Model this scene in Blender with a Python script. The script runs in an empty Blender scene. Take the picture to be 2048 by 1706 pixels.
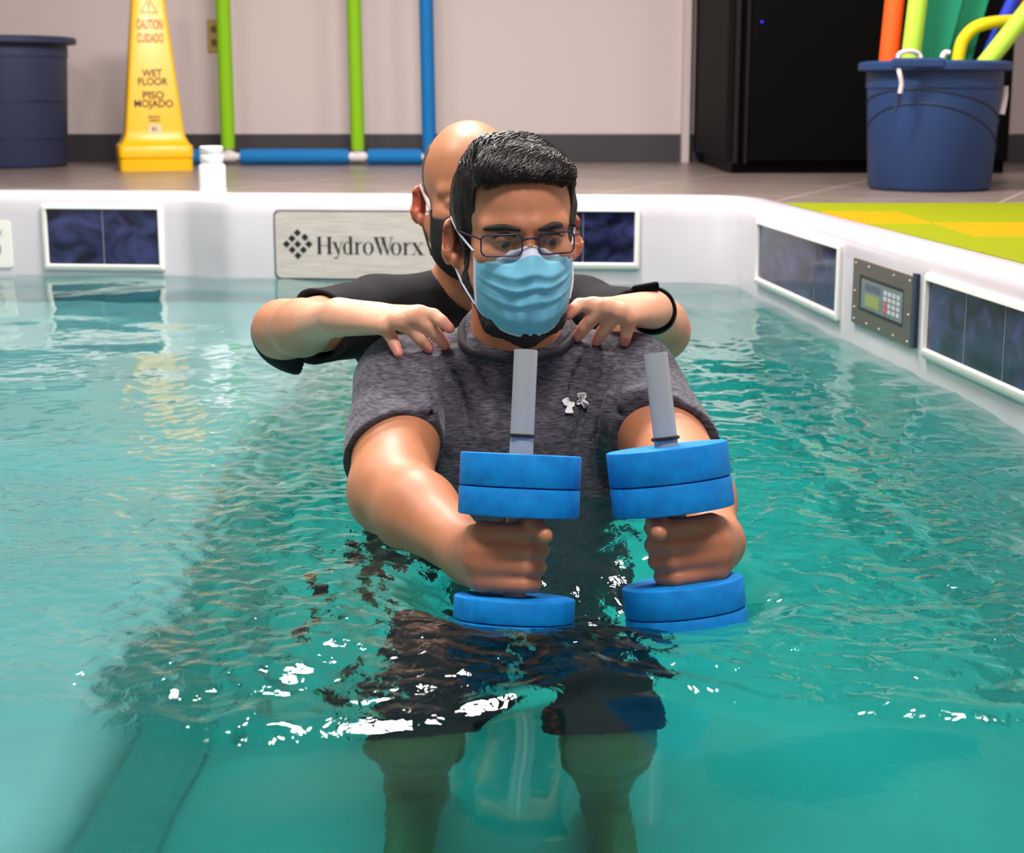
import bpy, bmesh, math, random
import numpy as np
from mathutils import Vector, Matrix

SC = bpy.context.scene
COL = SC.collection
R = math.radians
# ------------------------------------------------------------------ camera
CAM_H, PITCH, FPX = 0.56, R(11.7), 3200.0
cd = bpy.data.cameras.new('camera'); cam = bpy.data.objects.new('camera', cd); COL.objects.link(cam)
cam.location = (0, 0, CAM_H); cam.rotation_euler = (R(90) - PITCH, 0, 0)
cd.sensor_width = 36.0; cd.lens = FPX / 2048 * 36.0; cd.clip_start = 0.02
cd.dof.use_dof = True; cd.dof.focus_distance = 2.05; cd.dof.aperture_fstop = 9.0
SC.camera = cam
# ------------------------------------------------------------------ world, lamps, exposure
w = bpy.data.worlds.new('world'); SC.world = w; w.use_nodes = True
wb = w.node_tree.nodes['Background']; wb.inputs[0].default_value = (1.0, 0.93, 0.90, 1); wb.inputs[1].default_value = 0.17
def lamp(name, loc, size, power, color=(1, 0.95, 0.9), aim=None, sy=None):
    l = bpy.data.lights.new(name, 'AREA'); l.energy = power; l.color = color
    l.shape = 'RECTANGLE'; l.size = size; l.size_y = sy or size
    o = bpy.data.objects.new(name, l); COL.objects.link(o); o.location = loc
    if aim is not None:
        d = Vector(aim) - Vector(loc); o.rotation_euler = d.to_track_quat('-Z', 'Y').to_euler()
    return o
lamp('ceiling_lamp', (-0.30, 4.2, 2.75), 0.8, 150, sy=0.45)
lamp('ceiling_lamp', (1.30, 3.4, 2.75), 0.6, 50, sy=0.45)
lamp('ceiling_lamp', (0.35, 0.85, 2.6), 0.9, 62, sy=0.6)
lamp('ceiling_lamp', (-1.45, 2.6, 2.75), 0.6, 50, sy=0.45)
SC.view_settings.view_transform = 'Standard'; SC.view_settings.look = 'None'
SC.view_settings.gamma = 1.0; SC.view_settings.use_curve_mapping = False
SC.view_settings.exposure = 0.26
SC.cycles.max_bounces = 14; SC.cycles.transmission_bounces = 10; SC.cycles.diffuse_bounces = 5
SC.cycles.glossy_bounces = 5; SC.cycles.sample_clamp_indirect = 6.0

# ------------------------------------------------------------------ projection helper: pixel of the photo + world depth Y -> point
CP, SP = math.cos(PITCH), math.sin(PITCH)
CAMP = np.array([0, 0, CAM_H])
def ray(px, py):
    xc = (px - 1024) / FPX; yc = (853 - py) / FPX
    return np.array([xc, CP + SP * yc, -SP + CP * yc])
def at(px, py, Y):
    d = ray(px, py); return CAMP + d * (Y / d[1])
def atz(px, py, z):
    d = ray(px, py); return CAMP + d * ((z - CAM_H) / d[2])
def onplane(px, py, p0, n):
    d = ray(px, py); n = np.array(n, float)
    return CAMP + d * (np.dot(np.array(p0) - CAMP, n) / np.dot(d, n))

# ------------------------------------------------------------------ materials
def mat(name, color, rough=0.5, metal=0.0, spec=0.5, **kw):
    m = bpy.data.materials.new(name); m.use_nodes = True
    b = m.node_tree.nodes['Principled BSDF']
    b.inputs['Base Color'].default_value = (*color, 1); b.inputs['Roughness'].default_value = rough
    b.inputs['Metallic'].default_value = metal; b.inputs['Specular IOR Level'].default_value = spec
    for k, v in kw.items(): b.inputs[k.replace('_', ' ')].default_value = v
    return m
def srgb(r, g, b):
    f = lambda c: (c / 255 / 12.92) if c / 255 <= 0.04045 else ((c / 255 + 0.055) / 1.055) ** 2.4
    return (f(r), f(g), f(b))
def nodes(m): return m.node_tree.nodes, m.node_tree.links, m.node_tree.nodes['Principled BSDF']
def texcoord(m, scale=(1, 1, 1), obj=True, rot=(0, 0, 0)):
    n, l, b = nodes(m)
    t = n.new('ShaderNodeTexCoord'); mp = n.new('ShaderNodeMapping'); mp.inputs['Scale'].default_value = scale
    mp.inputs['Rotation'].default_value = rot
    l.new(t.outputs['Object'], mp.inputs['Vector']); return mp.outputs[0]
def add_noise(m, scale, detail=3, coord=None, lo=0.35, hi=0.65, c1=None, c2=None, bump=0, dist=0.005, rough=None, distort=0):
    n, l, b = nodes(m)
    t = n.new('ShaderNodeTexNoise'); t.inputs['Scale'].default_value = scale; t.inputs['Detail'].default_value = detail
    t.inputs['Distortion'].default_value = distort
    l.new(coord or texcoord(m), t.inputs['Vector'])
    if c1 is not None:
        r = n.new('ShaderNodeValToRGB'); r.color_ramp.elements[0].position = lo; r.color_ramp.elements[1].position = hi
        r.color_ramp.elements[0].color = (*c1, 1); r.color_ramp.elements[1].color = (*c2, 1)
        l.new(t.outputs['Fac'], r.inputs['Fac']); l.new(r.outputs['Color'], b.inputs['Base Color'])
    if bump:
        bp = n.new('ShaderNodeBump'); bp.inputs['Strength'].default_value = bump; bp.inputs['Distance'].default_value = dist
        l.new(t.outputs['Fac'], bp.inputs['Height'])
        if b.inputs['Normal'].is_linked: l.new(b.inputs['Normal'].links[0].from_socket, bp.inputs['Normal'])
        l.new(bp.outputs['Normal'], b.inputs['Normal'])
    if rough:
        mr = n.new('ShaderNodeMapRange'); mr.inputs['To Min'].default_value = rough[0]; mr.inputs['To Max'].default_value = rough[1]
        l.new(t.outputs['Fac'], mr.inputs['Value']); l.new(mr.outputs[0], b.inputs['Roughness'])
    return t

# ------------------------------------------------------------------ object helpers
def tag(o, label=None, cat=None, group=None, kind=None):
    if label: o['label'] = label
    if cat: o['category'] = cat
    if group: o['group'] = group
    if kind: o['kind'] = kind
    return o
def thing(name, label, cat, loc=(0, 0, 0), group=None):
    o = bpy.data.objects.new(name, None); COL.objects.link(o); o.location = tuple(loc); o.empty_display_size = 0.05
    return tag(o, label, cat, group)
def par(o, p):
    if p is not None:
        o.parent = p; o.matrix_parent_inverse = Matrix.Translation(-Vector(p.location)) if p.parent is None else p.matrix_parent_inverse.copy()
        if p.parent is not None: o.matrix_parent_inverse = Matrix.Translation(-worldloc(p))
    return o
def worldloc(p):
    v = Vector((0, 0, 0)); bpy.context.view_layer.update(); return p.matrix_world.translation.copy()
def mesh_obj(name, verts, faces, m, parent=None, smooth=True, mats=None, fm=None):
    me = bpy.data.meshes.new(name)
    if isinstance(verts, np.ndarray):
        verts = np.ascontiguousarray(verts, dtype=np.float32); faces_np = np.ascontiguousarray(faces, dtype=np.int32)
        me.vertices.add(len(verts)); me.vertices.foreach_set('co', verts.ravel())
        k = faces_np.shape[1]; me.loops.add(len(faces_np) * k); me.loops.foreach_set('vertex_index', faces_np.ravel())
        me.polygons.add(len(faces_np)); me.polygons.foreach_set('loop_start', np.arange(0, len(faces_np) * k, k, dtype=np.int32))
        me.update(calc_edges=True)
    else:
        me.from_pydata([tuple(v) for v in verts], [], [tuple(f) for f in faces])
    for mm in (mats or [m]): me.materials.append(mm)
    if fm is not None: me.polygons.foreach_set('material_index', fm)
    me.polygons.foreach_set('use_smooth', [smooth] * len(me.polygons)); me.update()
    o = bpy.data.objects.new(name, me); COL.objects.link(o)
    return par(o, parent)
def bm_obj(name, bm, m, parent=None, smooth=False, bevel=0, seg=2, angle=30):
    me = bpy.data.meshes.new(name); bmesh.ops.recalc_face_normals(bm, faces=bm.faces); bm.to_mesh(me); bm.free()
    me.materials.append(m); me.polygons.foreach_set('use_smooth', [smooth or bevel > 0] * len(me.polygons))
    o = bpy.data.objects.new(name, me); COL.objects.link(o)
    if bevel:
        b = o.modifiers.new('bevel', 'BEVEL'); b.width = bevel; b.segments = seg; b.limit_method = 'ANGLE'; b.angle_limit = R(angle); b.harden_normals = True
    return par(o, parent)
def bbox(bm, c, s, M=None):
    r = bmesh.ops.create_cube(bm, size=1.0)
    T = Matrix.Translation(Vector(c)) @ Matrix.Diagonal((*s, 1))
    if M is not None: T = M @ T
    bmesh.ops.transform(bm, matrix=T, verts=r['verts']); return r['verts']
def box(name, c, s, m, parent=None, bevel=0, M=None):
    bm = bmesh.new(); bbox(bm, c, s, M); return bm_obj(name, bm, m, parent, bevel=bevel)
def lathe_bm(bm, prof, seg=48, M=Matrix(), closed=False):
    rings = []
    for r, z in prof:
        rings.append([bm.verts.new(M @ Vector((r * math.cos(2 * math.pi * i / seg), r * math.sin(2 * math.pi * i / seg), z))) for i in range(seg)])
    for a, b in zip(rings, rings[1:]):
        for i in range(seg): bm.faces.new((a[i], a[(i + 1) % seg], b[(i + 1) % seg], b[i]))
    if closed:
        bm.faces.new(rings[0][::-1]); bm.faces.new(rings[-1])
def lathe(name, prof, m, parent=None, seg=48, M=Matrix(), closed=True, bevel=0):
    bm = bmesh.new(); lathe_bm(bm, prof, seg, M, closed)
    o = bm_obj(name, bm, m, parent, smooth=True)
    es = o.modifiers.new('es', 'EDGE_SPLIT'); es.split_angle = R(40)
    return o
def frames(pts):
    pts = [np.array(p, float) for p in pts]; out = []; n = len(pts)
    t0 = pts[1] - pts[0]; t0 /= np.linalg.norm(t0)
    u = np.cross(t0, [0.1, 0.2, 1.0]); u /= np.linalg.norm(u)
    for i in range(n):
        t = pts[min(i + 1, n - 1)] - pts[max(i - 1, 0)]; t /= (np.linalg.norm(t) + 1e-12)
        u = u - t * np.dot(u, t); u /= np.linalg.norm(u); v = np.cross(t, u); out.append((pts[i], u, v))
    return out
def tube_bm(bm, pts, r, seg=10, cap=True):
    rs = r if hasattr(r, '__len__') else [r] * len(pts); rings = []
    for (p, u, v), rr in zip(frames(pts), rs):
        rings.append([bm.verts.new(tuple(p + rr * (math.cos(2 * math.pi * i / seg) * u + math.sin(2 * math.pi * i / seg) * v))) for i in range(seg)])
    for a, b in zip(rings, rings[1:]):
        for i in range(seg): bm.faces.new((a[i], a[(i + 1) % seg], b[(i + 1) % seg], b[i]))
    if cap: bm.faces.new(rings[0][::-1]); bm.faces.new(rings[-1])
def tube(name, pts, r, m, parent=None, seg=16):
    bm = bmesh.new(); tube_bm(bm, pts, r, seg); o = bm_obj(name, bm, m, parent, smooth=True)
    es = o.modifiers.new('es', 'EDGE_SPLIT'); es.split_angle = R(50); return o
def catmull(P, n=8):
    P = [np.array(p, float) for p in P]; P = [2 * P[0] - P[1]] + P + [2 * P[-1] - P[-2]]; out = []
    for i in range(1, len(P) - 2):
        for k in range(n):
            t = k / n; a, b, c, d = P[i - 1:i + 3]
            out.append(0.5 * (2 * b + (c - a) * t + (2 * a - 5 * b + 4 * c - d) * t * t + (3 * b - a - 3 * c + d) * t ** 3))
    out.append(P[-2]); return out
def frame_matrix(o, x, y):
    x = Vector(x).normalized(); z = x.cross(Vector(y)).normalized(); y = z.cross(x)
    return Matrix(((x.x, y.x, z.x, o[0]), (x.y, y.y, z.y, o[1]), (x.z, y.z, z.z, o[2]), (0, 0, 0, 1)))
def poly_bm(bm, pts2, M, d0=0.0, d1=0.001):
    """extruded polygon drawn in the xy plane of M"""
    a = [bm.verts.new(M @ Vector((p[0], p[1], d0))) for p in pts2]; b = [bm.verts.new(M @ Vector((p[0], p[1], d1))) for p in pts2]
    bm.faces.new(a[::-1]); bm.faces.new(b); n = len(a)
    for i in range(n): bm.faces.new((a[i], a[(i + 1) % n], b[(i + 1) % n], b[i]))
def text(name, s, M, size, m, parent, align='CENTER', bold=0.0, sx=1.0, ext=0.0004):
    c = bpy.data.curves.new(name, 'FONT'); c.body = s; c.size = size; c.align_x = align; c.extrude = ext; c.offset = bold
    o = bpy.data.objects.new('tmp', c); COL.objects.link(o); dg = bpy.context.evaluated_depsgraph_get(); dg.update()
    me = bpy.data.meshes.new_from_object(o.evaluated_get(dg)); bpy.data.objects.remove(o)
    me.transform(M @ Matrix.Diagonal((sx, 1, 1, 1))); me.materials.clear(); me.materials.append(m)
    r = bpy.data.objects.new(name, me); COL.objects.link(r); return par(r, parent)
# ================================================================== SETTING
Z_DECK, Z_BED, Y_WALL = 0.25, -1.12, 7.7
m_wall = mat('wall_paint', srgb(224, 207, 206), 0.7); add_noise(m_wall, 220, 2, bump=0.08, dist=0.002)
m_base = mat('baseboard_vinyl', srgb(66, 62, 68), 0.45)
m_floor = mat('floor_tile', srgb(128, 112, 106), 0.32)
def floor_nodes():
    n, l, b = nodes(m_floor); tc = texcoord(m_floor, (1, 1, 1), rot=(0, 0, R(24)))
    br = n.new('ShaderNodeTexBrick'); br.inputs['Scale'].default_value = 1.0; br.inputs['Brick Width'].default_value = 0.62; br.inputs['Row Height'].default_value = 0.62
    br.inputs['Mortar Size'].default_value = 0.005; br.offset = 0.0
    l.new(tc, br.inputs['Vector']); no = n.new('ShaderNodeTexNoise'); no.inputs['Scale'].default_value = 7; no.inputs['Detail'].default_value = 6
    mp = texcoord(m_floor, (1, 5, 1)); l.new(mp, no.inputs['Vector'])
    rp = n.new('ShaderNodeValToRGB'); rp.color_ramp.elements[0].color = (*srgb(112, 98, 93), 1); rp.color_ramp.elements[1].color = (*srgb(142, 126, 119), 1)
    rp.color_ramp.elements[0].position = 0.3; rp.color_ramp.elements[1].position = 0.7; l.new(no.outputs['Fac'], rp.inputs['Fac'])
    mx = n.new('ShaderNodeMix'); mx.data_type = 'RGBA'; l.new(br.outputs['Fac'], mx.inputs['Factor']); l.new(rp.outputs['Color'], mx.inputs['A'])
    mx.inputs['B'].default_value = (*srgb(178, 160, 150), 1); l.new(mx.outputs['Result'], b.inputs['Base Color'])
floor_nodes()
wl = box('wall_back', (0.2, Y_WALL + 0.05, 1.4), (7.0, 0.1, 2.8), m_wall); tag(wl, kind='structure')
wr = box('wall_right', (3.4, 4.0, 1.4), (0.1, 7.4, 2.8), m_wall); tag(wr, kind='structure')
bb = box('baseboard_back', (0.2, Y_WALL - 0.006, Z_DECK + 0.065), (6.8, 0.012, 0.13), m_base, bevel=0.003); tag(bb, kind='structure')

# plan of the tub's inner rim, from far left round to the near left
SL = 0.0
PLAN = [(-2.02, 5.13), (-1.018, 5.02), (-0.868, 4.925), (0.40, 4.815), (0.63, 4.80), (0.685, 4.745), (0.905, 2.35), (1.00, 0.62), (0.90, 0.45), (-2.0, 0.45), (-2.1, 0.6), (-2.12, 5.0)]
PLAN = [(-2.02, 5.13), (-1.018, 5.02), (-0.868, 4.925), (0.40, 4.815), (0.615, 4.80), (0.665, 4.72), (0.862, 2.70), (0.98, 0.62), (0.90, 0.45), (-2.0, 0.45), (-2.1, 0.6), (-2.12, 5.0)]
def offset_plan(P, d):
    """offset outward by d (the plan runs clockwise seen from above)"""
    out = []; n = len(P)
    for i in range(n):
        a, b, c = (np.array(P[(i + k) % n]) for k in (-1, 0, 1))
        e1 = b - a; e1 /= np.linalg.norm(e1); e2 = c - b; e2 /= np.linalg.norm(e2)
        n1 = np.array([-e1[1], e1[0]]); n2 = np.array([-e2[1], e2[0]]); h = n1 + n2; h /= np.linalg.norm(h)
        out.append(tuple(b + h * d / max(0.5, np.dot(h, n1))))
    return out
def round_plan(P, r=0.05, k=4):
    out = []; n = len(P)
    for i in range(n):
        a, b, c = (np.array(P[(i + q) % n]) for q in (-1, 0, 1))
        da = np.linalg.norm(a - b); dc = np.linalg.norm(c - b); rr = min(r, da * .4, dc * .4)
        p = b + (a - b) / da * rr; q = b + (c - b) / dc * rr
        for j in range(k + 1):
            t = j / k; out.append(tuple((1 - t) ** 2 * p + 2 * t * (1 - t) * b + t * t * q))
    return out
RP = round_plan(PLAN, 0.03)
LIP_W, LIP_H = 0.085, 0.016
prof = [(LIP_W + 0.0, Z_DECK - 0.05), (LIP_W, Z_DECK + 0.008), (LIP_W - 0.006, Z_DECK + LIP_H - 0.008), (LIP_W - 0.018, Z_DECK + LIP_H - 0.001), (0.05, Z_DECK + LIP_H), (0.024, Z_DECK + LIP_H - 0.002),
        (0.010, Z_DECK + LIP_H - 0.009), (0.002, Z_DECK + LIP_H - 0.022), (-0.002, Z_DECK + LIP_H - 0.034), (-0.002, Z_DECK - 0.05), (0.0, 0.0), (0.01, -0.4), (0.0, Z_BED + 0.03), (-0.005, Z_BED)]
m_tub = mat('tub_acrylic', srgb(236, 230, 236), 0.22, 0, 0.5, Coat_Weight=0.3)
add_noise(m_tub, 3.0, 4, lo=0.3, hi=0.7, c1=srgb(200, 191, 198), c2=srgb(213, 205, 211))
bm = bmesh.new(); rings = []
for d, z in prof: rings.append([bm.verts.new((x, y, z)) for x, y in offset_plan(RP, d)])
for a, b in zip(rings, rings[1:]):
    for i in range(len(a)): bm.faces.new((a[i], a[(i + 1) % len(a)], b[(i + 1) % len(b)], b[i]))
cv_ = bm.verts.new((-0.5, 3.0, Z_BED))
for i in range(len(RP)): bm.faces.new((rings[-1][i], rings[-1][(i + 1) % len(RP)], cv_))
tub = thing('therapy_pool', 'white acrylic therapy pool shell sunk in the floor, filled with teal water', 'pool', (0, 3, Z_BED))
shell = bm_obj('pool_shell', bm, m_tub, tub, smooth=True)
e = shell.modifiers.new('es', 'EDGE_SPLIT'); e.split_angle = R(35)

# floor with an opening for the tub
bm = bmesh.new(); inner = offset_plan(RP, LIP_W - 0.012); far = []
cx, cy = -0.5, 3.0
for x, y in inner:
    dx, dy = x - cx, y - cy; t = min((3.9 / abs(dx)) if dx else 9e9, (4.7 / abs(dy)) if dy else 9e9); far.append((cx + dx * t, cy + dy * t))
ia = [bm.verts.new((x, y, Z_DECK)) for x, y in inner]; fa = [bm.verts.new((x, y, Z_DECK)) for x, y in far]
cor = [(cx + sx * 3.9, cy + sy * 4.7) for sx, sy in ((-1, 1), (1, 1), (1, -1), (-1, -1))]
for i in range(len(ia)):
    j = (i + 1) % len(ia); extra = []
    p, q = far[i], far[j]
    for c in cor:
        if (abs(p[0] - c[0]) < 1e-6 and abs(q[1] - c[1]) < 1e-6) or (abs(p[1] - c[1]) < 1e-6 and abs(q[0] - c[0]) < 1e-6):
            if not ((abs(p[0] - q[0]) < 1e-6) or (abs(p[1] - q[1]) < 1e-6)): extra = [bm.verts.new((*c, Z_DECK))]
    bm.faces.new([ia[i], fa[i]] + extra + [fa[j], ia[j]])
fl = bm_obj('floor', bm, m_floor); tag(fl, kind='structure')

# ------------------------------------------------------------------ panels set in the tub walls
m_cream = mat('panel_bezel', srgb(238, 232, 226), 0.3)
m_navy = mat('panel_glass', srgb(30, 34, 72), 0.12, 0, 0.35)
add_noise(m_navy, 9, 5, coord=texcoord(m_navy, (1, 1, 1.6)), lo=0.38, hi=0.72, c1=srgb(17, 17, 38), c2=srgb(58, 62, 108), distort=1.2)
m_steel = mat('brushed_steel', srgb(206, 192, 186), 0.38, 0.25)
add_noise(m_steel, 30, 4, coord=texcoord(m_steel, (0.4, 0.4, 8)), lo=0.3, hi=0.7, c1=srgb(190, 174, 168), c2=srgb(216, 202, 196), bump=0.05, dist=0.001)
m_dark = mat('dark_rubber', srgb(38, 36, 38), 0.5)
m_line = mat('silver_divider', srgb(150, 150, 160), 0.3, 0.5)
def wall_frame(i, j):
    a = np.array(PLAN[i]); b = np.array(PLAN[j]); x = b - a; x /= np.linalg.norm(x)
    return (a[0], a[1], 0.0), (x[0], x[1], 0), np.array([x[1], -x[0], 0.0])
def wall_uv(px, py, i, j, off=-0.002):
    p0, x, nrm = wall_frame(i, j); p = onplane(px, py, np.array(p0) + nrm * (-off), nrm); return (p - np.array(p0)) @ np.array(x), p[2]
def wall_M(i, j):
    p0, x, nrm = wall_frame(i, j); return Matrix(((x[0], 0, nrm[0], p0[0]), (x[1], 0, nrm[1], p0[1]), (0, 1, 0, 0), (0, 0, 0, 1)))
def rrect(u0, v0, u1, v1, r, k=5):
    out = []
    for cx_, cy_, a0 in ((u1 - r, v1 - r, 0), (u0 + r, v1 - r, 90), (u0 + r, v0 + r, 180), (u1 - r, v0 + r, 270)):
        for q in range(k + 1):
            a = R(a0 + 90 * q / k); out.append((cx_ + r * math.cos(a), cy_ + r * math.sin(a)))
    return out
def window_panel(i, j, px0, py0, px1, py1, splits, label, fw=0.016, div=1):
    u0, v1 = wall_uv(px0, py0, i, j); u1, v0 = wall_uv(px1, py1, i, j)
    M = wall_M(i, j); t = 0.012
    bm = bmesh.new(); o_ = rrect(u0 - fw, v0 - fw * 1.2, u1 + fw, v1 + fw, 0.008, 4); i_ = rrect(u0, v0, u1, v1, 0.003, 4)
    lv = []
    for pts, d in ((o_, 0.0), (o_, t * .7), (rrect(u0 - fw * .7, v0 - fw * .9, u1 + fw * .7, v1 + fw * .7, 0.006, 4), t), (rrect(u0 - fw * .15, v0 - fw * .15, u1 + fw * .15, v1 + fw * .15, 0.003, 4), t), (i_, t * .4), (i_, 0.001)):
        lv.append([bm.verts.new(M @ Vector((p[0], p[1], d))) for p in pts])
    for a, b in zip(lv, lv[1:]):
        for q in range(len(a)): bm.faces.new((a[q], a[(q + 1) % len(a)], b[(q + 1) % len(b)], b[q]))
    fr = bm_obj('window_panel', bm, m_cream, tub, smooth=True); e = fr.modifiers.new('es', 'EDGE_SPLIT'); e.split_angle = R(50); fr['label'] = label
    bm = bmesh.new(); poly_bm(bm, [(u0, v0), (u1, v0), (u1, v1), (u0, v1)], M, 0.0006, 0.004); g = bm_obj('glass', bm, m_navy, fr); g['label'] = 'dark navy marbled glass'
    for s in splits:
        us, _ = wall_uv(s, (py0 + py1) / 2, i, j); bm = bmesh.new(); poly_bm(bm, [(us - .0012, v0), (us + .0012, v0), (us + .0012, v1), (us - .0012, v1)], M, 0.004, 0.0048)
        bm_obj('divider', bm, m_line, fr)
    return fr
window_panel(0, 1, 93, 418, 320, 530, [207], 'dark window panel in cream bezel left of the name plate')
window_panel(3 - 1, 3, 1075, 423, 1268, 526, [1166], 'dark window panel in cream bezel right of the men')
window_panel(5, 6, 1521, 449, 1676, 626, [1632], 'dark window panel at the far end of the right wall')
window_panel(5, 6, 1862, 563, 2180, 840, [1930, 2010], 'long dark window panel at the near end of the right wall')
# name plate
u0, v1 = wall_uv(548, 421, 2, 3); u1, v0 = wall_uv(1000, 561, 2, 3); M = wall_M(2, 3)
bm = bmesh.new(); poly_bm(bm, rrect(u0 - .002, v0 - .002, u1, v1 + .002, 0.018), M, 0.0005, 0.004); pl = bm_obj('name_plate', bm, m_dark, tub); pl['label'] = 'brushed steel name plate with dark rim'
bm = bmesh.new(); poly_bm(bm, rrect(u0 + .0025, v0 + .0025, u1 - .004, v1 - .0025, 0.016), M, 0.004, 0.006); bm_obj('steel_face', bm, m_steel, pl)
m_ink = mat('black_ink', (0.012, 0.012, 0.012), 0.4)
# diamond emblem of nine tiles
bm = bmesh.new(); S = (u1 - u0) / (1000 - 548)
cu, cv = wall_uv(596, 488, 2, 3); s = 7.4 * S * 1.03; g = 11.3 * S
for a in range(3):
    for b in range(3):
        du = (a - b) * g; dv = (1 - (a + b) / 2) * 2 * g
        if (a, b) == (1, 0): du, dv = du + 3.5 * S, dv + 2.5 * S
        poly_bm(bm, [(cu + du - s, cv + dv), (cu + du, cv + dv - s), (cu + du + s, cv + dv), (cu + du, cv + dv + s)], M, 0.006, 0.0066)
bm_obj('emblem', bm, m_ink, pl)
# lettering, high contrast serif, drawn stroke by stroke in units of one cap height
def letter_polys():
    P = []; x = [0.0]
    def rect(x0, y0, x1, y1): P.append([(x[0] + x0, y0), (x[0] + x1, y0), (x[0] + x1, y1), (x[0] + x0, y1)])
    def quad(*q): P.append([(x[0] + a, b) for a, b in q])
    def bowl(cx, cy, rx, ry, th, tv, a0=0, a1=360):
        n = 26
        for k in range(n):
            A = [R(a0 + (a1 - a0) * (k + e) / n) for e in (0, 1)]
            P.append([(x[0] + cx + rx * math.cos(A[0]), cy + ry * math.sin(A[0])), (x[0] + cx + rx * math.cos(A[1]), cy + ry * math.sin(A[1])),
                      (x[0] + cx + (rx - th) * math.cos(A[1]), cy + (ry - tv) * math.sin(A[1])), (x[0] + cx + (rx - th) * math.cos(A[0]), cy + (ry - tv) * math.sin(A[0]))])
    h = 0.03; X = 0.70
    rect(.06, 0, .22, 1); rect(.56, 0, .72, 1); rect(.22, .49, .56, .49 + h)                   # H
    for a in (.0, .50): rect(a, 0, a + .28, h); rect(a, 1 - h, a + .28, 1)
    x[0] += .80
    quad((.02, X), (.17, X), (.36, .08), (.27, .0)); quad((.44, X), (.475, X), (.25, -.2), (.20, -.2)); bowl(.15, -.17, .09, .09, .06, .05, 180, 360); rect(-.03, X - h, .21, X); rect(.38, X - h, .53, X)
    x[0] += .50
    bowl(.24, .35, .23, .36, .13, .03, 60, 300); rect(.33, 0, .47, 1.03); rect(.27, 1.0, .40, 1.03); rect(.40, 0, .54, h)   # d
    x[0] += .58
    rect(.06, 0, .19, X); rect(0, 0, .26, h); rect(0, X - h, .12, X); bowl(.33, .52, .14, .19, .05, .06, 60, 175)   # r
    x[0] += .42
    bowl(.27, .35, .27, .37, .13, .03)                                                         # o
    x[0] += .56
    quad((.0, 1), (.17, 1), (.40, .0), (.30, .0)); quad((.44, 1), (.47, 1), (.35, 0), (.31, 0)); quad((.34, 1), (.50, 1), (.72, 0), (.62, 0)); quad((.86, 1), (.89, 1), (.68, 0), (.64, 0)); rect(-.06, 1 - h, .60, 1); rect(.76, 1 - h, .98, 1)
    x[0] += .82
    bowl(.27, .35, .27, .37, .13, .03)
    x[0] += .60
    rect(.06, 0, .19, X); rect(0, 0, .26, h); rect(0, X - h, .12, X); bowl(.33, .52, .14, .19, .05, .06, 60, 175)
    x[0] += .44
    quad((.02, X), (.18, X), (.56, 0), (.40, 0)); quad((.47, X), (.50, X), (.08, 0), (.05, 0)); rect(-.03, X - h, .24, X); rect(.38, X - h, .58, X); rect(-.02, 0, .16, h); rect(.34, 0, .64, h)
    return P
lu, lv0 = wall_uv(634, 508, 2, 3); _, lv1 = wall_uv(634, 473, 2, 3); capm = lv1 - lv0; LP = letter_polys(); wid = max(p[0] for q in LP for p in q)
lu1, _ = wall_uv(850, 508, 2, 3); sxx = (lu1 - lu) / wid
bm = bmesh.new()
for q in LP: poly_bm(bm, [(lu + a * sxx, lv0 + b * capm) for a, b in q], M, 0.006, 0.0066)
bm_obj('lettering', bm, m_ink, pl)
# small logo plate at the left edge of the photograph
u0, v1 = wall_uv(-150, 440, 0, 1); u1, v0 = wall_uv(26, 535, 0, 1); M = wall_M(0, 1)
bm = bmesh.new(); poly_bm(bm, rrect(u0, v0, u1, v1, 0.01), M, 0.0005, 0.004); lp = bm_obj('logo_plate', bm, m_cream, tub); lp['label'] = 'cream plate with round purple mark at the left edge'
m_purple = mat('purple_print', srgb(128, 84, 138), 0.5); bm = bmesh.new()
cu, cv = wall_uv(-16, 498, 0, 1)
for k in range(24):
    a, b = R(15 * k), R(15 * k + 15); poly_bm(bm, [(cu + .031 * math.cos(a), cv + .031 * math.sin(a)), (cu + .031 * math.cos(b), cv + .031 * math.sin(b)), (cu + .026 * math.cos(b), cv + .026 * math.sin(b)), (cu + .026 * math.cos(a), cv + .026 * math.sin(a))], M, 0.004, 0.0046)
bm_obj('round_mark', bm, m_purple, lp)
u, v = wall_uv(-4, 460, 0, 1); bm = bmesh.new()
for a, b in (((u, v), (u + .012, v - .016)), ((u + .012, v), (u, v - .016))):
    poly_bm(bm, [(a[0] - .0012, a[1]), (b[0] - .0012, b[1]), (b[0] + .0012, b[1]), (a[0] + .0012, a[1])], M, 0.004, 0.0046)
bm_obj('letter', bm, m_dark, lp)
# control panel
i, j = 5, 6; M = wall_M(i, j)
u0, v1 = wall_uv(1712, 515, i, j); u1, _ = wall_uv(1832, 560, i, j); _, v0 = wall_uv(1700, 640, i, j)
m_bronze = mat('control_plate', srgb(128, 116, 106), 0.38, 0.75); m_lcd = mat('control_screen', srgb(112, 120, 120), 0.15)
bm = bmesh.new(); poly_bm(bm, rrect(u0, v0, u1, v1, 0.004), M, 0.0005, 0.007); cp = bm_obj('control_panel', bm, m_bronze, tub); cp['label'] = 'grey metal control panel between the right wall windows'
W, H = u1 - u0, v1 - v0
def pu(a, b): return (u0 + a * W, v0 + b * H)
def rq(a0, b0, a1, b1): return [pu(a0, b0), pu(a1, b0), pu(a1, b1), pu(a0, b1)]
bm = bmesh.new(); poly_bm(bm, rq(.13, .24, .86, .78), M, 0.007, 0.0076); s0 = bm_obj('screen_frame', bm, m_dark, cp)
bm = bmesh.new(); poly_bm(bm, rq(.17, .29, .86, .73), M, 0.0076, 0.0082); bm_obj('screen', bm, m_lcd, cp)
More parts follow.
